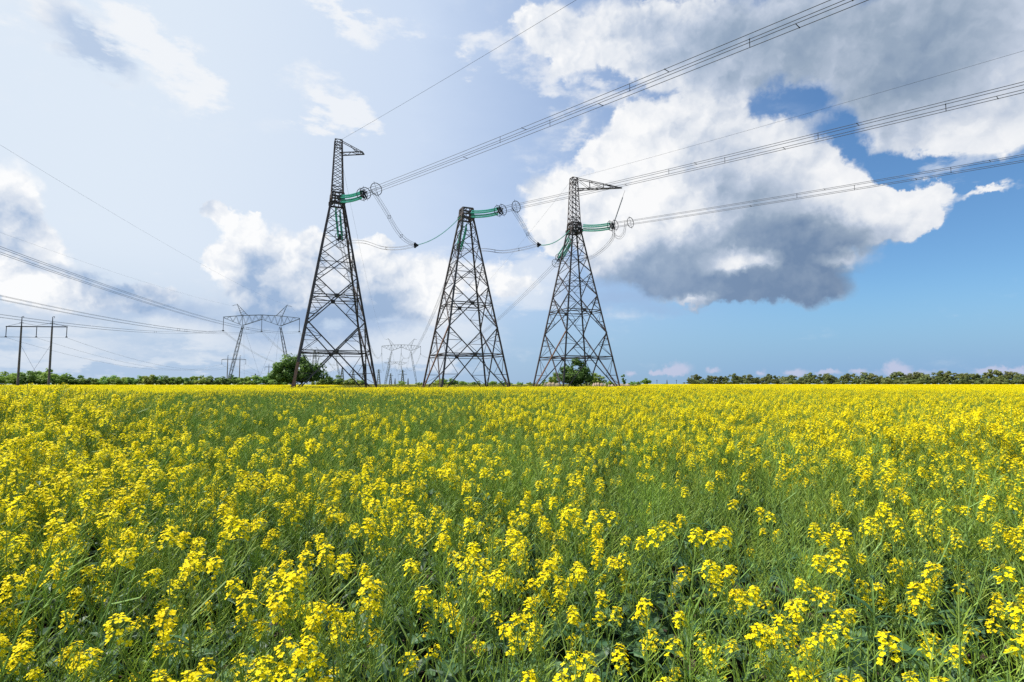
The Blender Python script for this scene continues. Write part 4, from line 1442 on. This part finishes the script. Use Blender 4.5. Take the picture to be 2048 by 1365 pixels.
def instancer(name, variants, xs, ys, idx, scl, rx, ry, rz, label, zs=None):
    """ONE object: points whose geometry nodes place shared plant geometry."""
    me = bpy.data.meshes.new(name)
    n = len(xs)
    me.vertices.add(n)
    co = np.zeros((n, 3), 'f'); co[:, 0] = xs; co[:, 1] = ys
    if zs is not None: co[:, 2] = zs
    me.vertices.foreach_set('co', co.ravel())
    for nm, ty, arr in (('variant', 'INT', np.asarray(idx, 'i')), ('size', 'FLOAT', np.asarray(scl, 'f'))):
        a = me.attributes.new(nm, ty, 'POINT'); a.data.foreach_set('value', arr)
    a = me.attributes.new('turn', 'FLOAT_VECTOR', 'POINT')
    a.data.foreach_set('vector', np.stack([rx, ry, rz], 1).astype('f').ravel())
    o = link(name, me)
    ng = bpy.data.node_groups.new(name + '_scatter', 'GeometryNodeTree')
    ng.interface.new_socket('Geometry', in_out='INPUT', socket_type='NodeSocketGeometry')
    ng.interface.new_socket('Geometry', in_out='OUTPUT', socket_type='NodeSocketGeometry')
    gi, go = ng.nodes.new('NodeGroupInput'), ng.nodes.new('NodeGroupOutput')
    jn = ng.nodes.new('GeometryNodeJoinGeometry')

    def attr(nm, ty):
        q = ng.nodes.new('GeometryNodeInputNamedAttribute'); q.data_type = ty; q.inputs['Name'].default_value = nm
        return q.outputs[0]
    av, asz, atn = attr('variant', 'INT'), attr('size', 'FLOAT'), attr('turn', 'FLOAT_VECTOR')
    for k, vm in enumerate(variants):
        src = bpy.data.objects.new(name + '_source', vm)          # never linked to the scene
        oi = ng.nodes.new('GeometryNodeObjectInfo'); oi.inputs['Object'].default_value = src; oi.inputs['As Instance'].default_value = False
        cm = ng.nodes.new('FunctionNodeCompare'); cm.data_type = 'INT'; cm.operation = 'EQUAL'
        ia = [q for q in cm.inputs if q.type == 'INT']
        ng.links.new(av, ia[0]); ia[1].default_value = k
        ip = ng.nodes.new('GeometryNodeInstanceOnPoints')
        ng.links.new(gi.outputs[0], ip.inputs['Points']); ng.links.new(cm.outputs[0], ip.inputs['Selection'])
        ng.links.new(oi.outputs['Geometry'], ip.inputs['Instance'])
        er = ng.nodes.new('FunctionNodeEulerToRotation'); ng.links.new(atn, er.inputs[0]); ng.links.new(er.outputs[0], ip.inputs['Rotation'])
        ng.links.new(asz, ip.inputs['Scale'])
        ng.links.new(ip.outputs[0], jn.inputs[0])
    ng.links.new(jn.outputs[0], go.inputs[0])
    md = o.modifiers.new('scatter', 'NODES'); md.node_group = ng
    return tag(o, label, kind='stuff')


rest = np.array([i for i in range(len(px_)) if i not in near_set])
rest = rest[~verge(px_[rest], py_[rest])]
instancer('rapeseed_crop', PLANT_MESH, px_[rest], py_[rest], kd[rest], sc[rest], tlx[rest], tly[rest], rzs[rest], 'yellow flowering rapeseed covering the field')

# farther off: patches of the same crop, simpler with distance
TILE = 4.0


def patch(seed, share, heads_sz=.045, n=300):
    r = random.Random(seed); mb = MB()
    for i in range(n):
        x, y = r.uniform(-TILE / 2, TILE / 2) * 1.06, r.uniform(-TILE / 2, TILE / 2) * 1.06
        H = r.uniform(1.0, 1.34)
        for k in range(6):                       # stems and pod sprays
            d = Vector((r.uniform(-.22, .22), r.uniform(-.22, .22), 0))
            a = Vector((x, y, H * r.uniform(.25, .55))) + d * .4; b = Vector((x, y, H * r.uniform(.8, 1.0))) + d * 1.1
            w = Vector((r.uniform(-1, 1), r.uniform(-1, 1), 0)).normalized() * r.uniform(.012, .03)
            mb.poly([a - w * .3, a + w * .3, lerp(a, b, .8) + w, b, lerp(a, b, .8) - w], 1)
        if r.random() < share:
            for k in range(r.randint(2, 5)):
                c = Vector((x + r.uniform(-.22, .22), y + r.uniform(-.22, .22), H * r.uniform(.90, 1.06)))
                for q in range(5):
                    leaf_quad(mb, c + rv(r) * heads_sz * .6, (rv(r) + Vector((0, 0, .6))).normalized(), heads_sz * r.uniform(.4, .7), r, 0)
    return mb.mesh('rapeseed_patch_mesh', [M['petal'], M['pod']])


PATCH = [patch(1, .75, .055), patch(2, .6, .055), patch(3, .45, .055), patch(4, .3, .06), patch(5, .12, .06)]
gx, gy = np.meshgrid(np.arange(-420, 640, TILE), np.arange(4, 640, TILE))
gx, gy = gx.ravel() + rs.uniform(-.5, .5, gx.size), gy.ravel() + rs.uniform(-.5, .5, gx.size)
gd = np.hypot(gx, gy); ga = np.arctan2(gx, gy)
lim = np.where(ga < -.02, 232, 610 - 190 * np.clip((ga - .3) / .45, 0, 1))
ok = (gd > 41) & (np.abs(ga) < 1.0) & (gy < lim) & ~verge(gx, gy)
gx, gy = gx[ok], gy[ok]
fy = yellow_at(gx, gy) + rs.uniform(-.18, .18, len(gx))
gi_ = np.clip(((1.12 - fy) * 5.0), 0, 4).astype(int)
instancer('distant_rapeseed', PATCH, gx, gy, gi_, rs.uniform(.96, 1.04, len(gx)), 0 * gx, 0 * gx, rs.randint(0, 4, len(gx)) * math.pi / 2, 'yellow rapeseed stretching to the horizon')


def grass_patch(seed, flowers):
    r = random.Random(seed); mb = MB()
    for i in range(520):
        x, y = r.uniform(-2, 2), r.uniform(-2, 2); h = r.uniform(.35, .95)
        d = Vector((r.uniform(-.2, .2), r.uniform(-.2, .2), h)); w = Vector((r.uniform(-1, 1), r.uniform(-1, 1), 0)).normalized() * .02
        a = Vector((x, y, 0))
        mb.poly([a - w, a + w, a + d * .6 + w * .7, a + d, a + d * .6 - w * .7], 0)
    for i in range(flowers):
        c = Vector((r.uniform(-2, 2), r.uniform(-2, 2), r.uniform(.5, .85)))
        for q in range(4): leaf_quad(mb, c + rv(r) * .04, rv(r).normalized(), .04, r, 1)
    return mb.mesh('grass_patch_mesh', [M['grass'], M['petal']])


GP = [grass_patch(1, 6), grass_patch(2, 26), grass_patch(3, 0)]
vx, vy = np.meshgrid(np.arange(-120, 130, 3.4), np.arange(60, 330, 3.4))
vx, vy = vx.ravel() + rs.uniform(-.6, .6, vx.size), vy.ravel() + rs.uniform(-.6, .6, vx.size)
ok = verge(vx, vy)
vx, vy = vx[ok], vy[ok]
instancer('verge_grass', GP, vx, vy, rs.randint(0, 3, len(vx)), rs.uniform(1.1, 1.65, len(vx)), 0 * vx, 0 * vx, rs.uniform(0, 6, len(vx)), 'rough olive grass under and behind the pylons')

# low broad leaves and weeds on the soil close to the camera
wv = []
for sd in range(4):
    r = random.Random(sd + 70); mb = MB()
    for k in range(7):
        t = k * .9 + r.uniform(-.2, .2)
        leaf(mb, Vector((0, 0, .03)), Vector((math.cos(t), math.sin(t), 0)), r.uniform(.16, .34), r.uniform(.05, .085), r, droop=.45)
    wv.append(mb.mesh('weed_mesh', M['weed']))
wx, wy = scatter(.9, 6.0, 9.0, 1.0)
instancer('low_weeds', wv, wx, wy, rs.randint(0, 4, len(wx)), rs.uniform(.6, 1.35, len(wx)), rs.normal(0, .2, len(wx)), rs.normal(0, .2, len(wx)), rs.uniform(0, 6, len(wx)),
          'broad green weed leaves low between the rapeseed stems', zs=rs.uniform(.0, .35, len(wx)))
